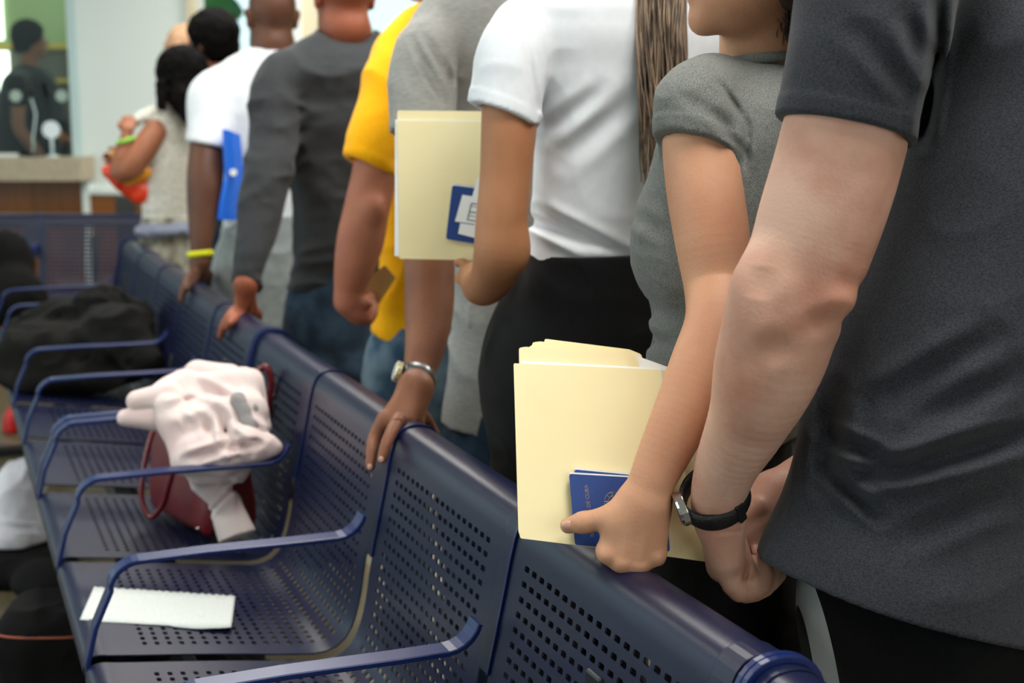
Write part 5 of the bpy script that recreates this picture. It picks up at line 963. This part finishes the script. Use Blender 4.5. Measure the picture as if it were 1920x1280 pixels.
heap('jacket', 'dark olive-black jacket heaped over the farther seats', 'jacket', [(Ell(P(95, 655, 4.75), (.18, .14, .10)), .05), (Ell(P(210, 640, 4.85), (.13, .18, .13)), .06), (Ell(P(140, 700, 4.75), (.24, .17, .06)), .05), (Cone(P(240, 620, 4.8), P(275, 680, 4.7), .07, .05), .04), (Cone(P(40, 620, 4.9), P(120, 600, 4.9), .06, .07), .04)], M['olive'], .024, .12, seed=111, floor_z=.445)
heap('jacket', 'black fuzzy jacket bundle lying on top of the olive-black jacket', 'jacket', [(Ell(P(185, 570, 4.95), (.09, .09, .05)), .03), (Cone(P(170, 590, 4.9), P(245, 580, 4.95), .045, .04), .03), (Cone(P(200, 560, 5.0), P(258, 590, 4.95), .045, .05), .03), (Cone(P(165, 565, 4.95), P(160, 610, 4.85), .04, .04), .03)], M['fur'], .020, .06, .007, 112)
heap('backpack', 'black backpack slumped on the left of the crosswise far bench', 'backpack', [(Ell(P(10, 500, 6.55), (.13, .10, .17)), .03), (Ell(P(25, 560, 6.45), (.15, .11, .14)), .05), (Cone(P(-5, 455, 6.6), P(25, 470, 6.6), .05, .05), .04)], M['fur'], .012, .15, .01, 113)
M['sack'] = mat('white_nylon', (206, 206, 216), .7, noise=((176, 178, 192), 5, 4, .4, .7))
heap('tote_bag', 'white nylon bag slumped on a black bag beside the bench front', 'bag', [(Ell(P(35, 960, 4.25), (.085, .10, .13)), .04), (Ell(P(30, 1010, 4.2), (.11, .11, .08)), .05), (Ell(P(45, 895, 4.3), (.05, .06, .06)), .05)], M['sack'], .014, .09, .007, 114, .10, [crease(P(-10, 985, 4.05), P(90, 995, 4.05), .008, .010)])
heap('duffel_bag', 'black bag lying flat on the floor under the white nylon bag', 'bag', [(Ell(P(40, 1062, 4.15), (.17, .15, .07)), .03), (Ell(P(90, 1090, 3.95), (.10, .12, .06)), .05)], M['fur'], .010, .14, .008, 115, .003)
heap('shopping_bag', 'red bag on the floor far beyond the bench front', 'bag', [(Ell(P(22, 800, 6.1), (.035, .06, .085)), .02), (Ell(P(26, 822, 6.1), (.04, .06, .05)), .03)], mat('red_plastic_bag', (190, 16, 14), .4), .006, .08, .008, 116, .002)
eq = empty('suitcase', tuple(PZ(100, 1270, .0)), 'black soft suitcase with orange piping on the floor in the lower left corner', 'suitcase'); sc = P(108, 1225, 3.0); sc[2] = .20
blob('case_body', [skin([(Loft([(.02, sc[0], sc[1], .105, .09), (.06, sc[0], sc[1], .115, .10), (.20, sc[0], sc[1], .12, .105), (.30, sc[0], sc[1], .115, .10), (.335, sc[0], sc[1], .09, .075)], R_, 0, 3.5), .001, '+')], .006, [wrinkle(.006, .1, 118)])], M['fur'], eq)
M['pipe'] = mat('orange_piping', (150, 74, 50), .5); q = MB(); q.tube([sc+R_*.1215*np.sign(math.cos(t))*abs(math.cos(t))**.6+F_*.1070*np.sign(math.sin(t))*abs(math.sin(t))**.6+U_*.085 for t in np.linspace(0, 2*math.pi, 44, endpoint=False)], .0028, n=6, close=True); q.build('piping', M['pipe'], eq, smooth=True)
q = MB(); q.tube([sc-R_*.10-F_*.08+U_*.03, sc-R_*.17-F_*.1+U_*.045, sc-R_*.24-F_*.11+U_*.03, sc-R_*.27-F_*.11-U_*.02], .018, n=8, flat=(1.0, .5)); q.build('strap', M['fur'], eq, smooth=True)

heap('duffel_bag', 'dark bag pushed under the seat that holds the torn paper', 'bag', [(Cone((.48, 2.45, .13), (.50, 3.0, .13), .12, .12), .03), (Cone((.62, 2.4, .10), (.66, 2.95, .10), .09, .09), .04)], M['olive'], .012, .12, .008, 121, .003)
heap('duffel_bag', 'black bag lying under the bench below the red handbag', 'bag', [(Cone((.42, 3.32, .12), (.46, 3.80, .12), .11, .11), .03), (Cone((.60, 3.32, .09), (.62, 3.75, .09), .08, .08), .04)], M['fur'], .012, .12, .008, 122, .003)
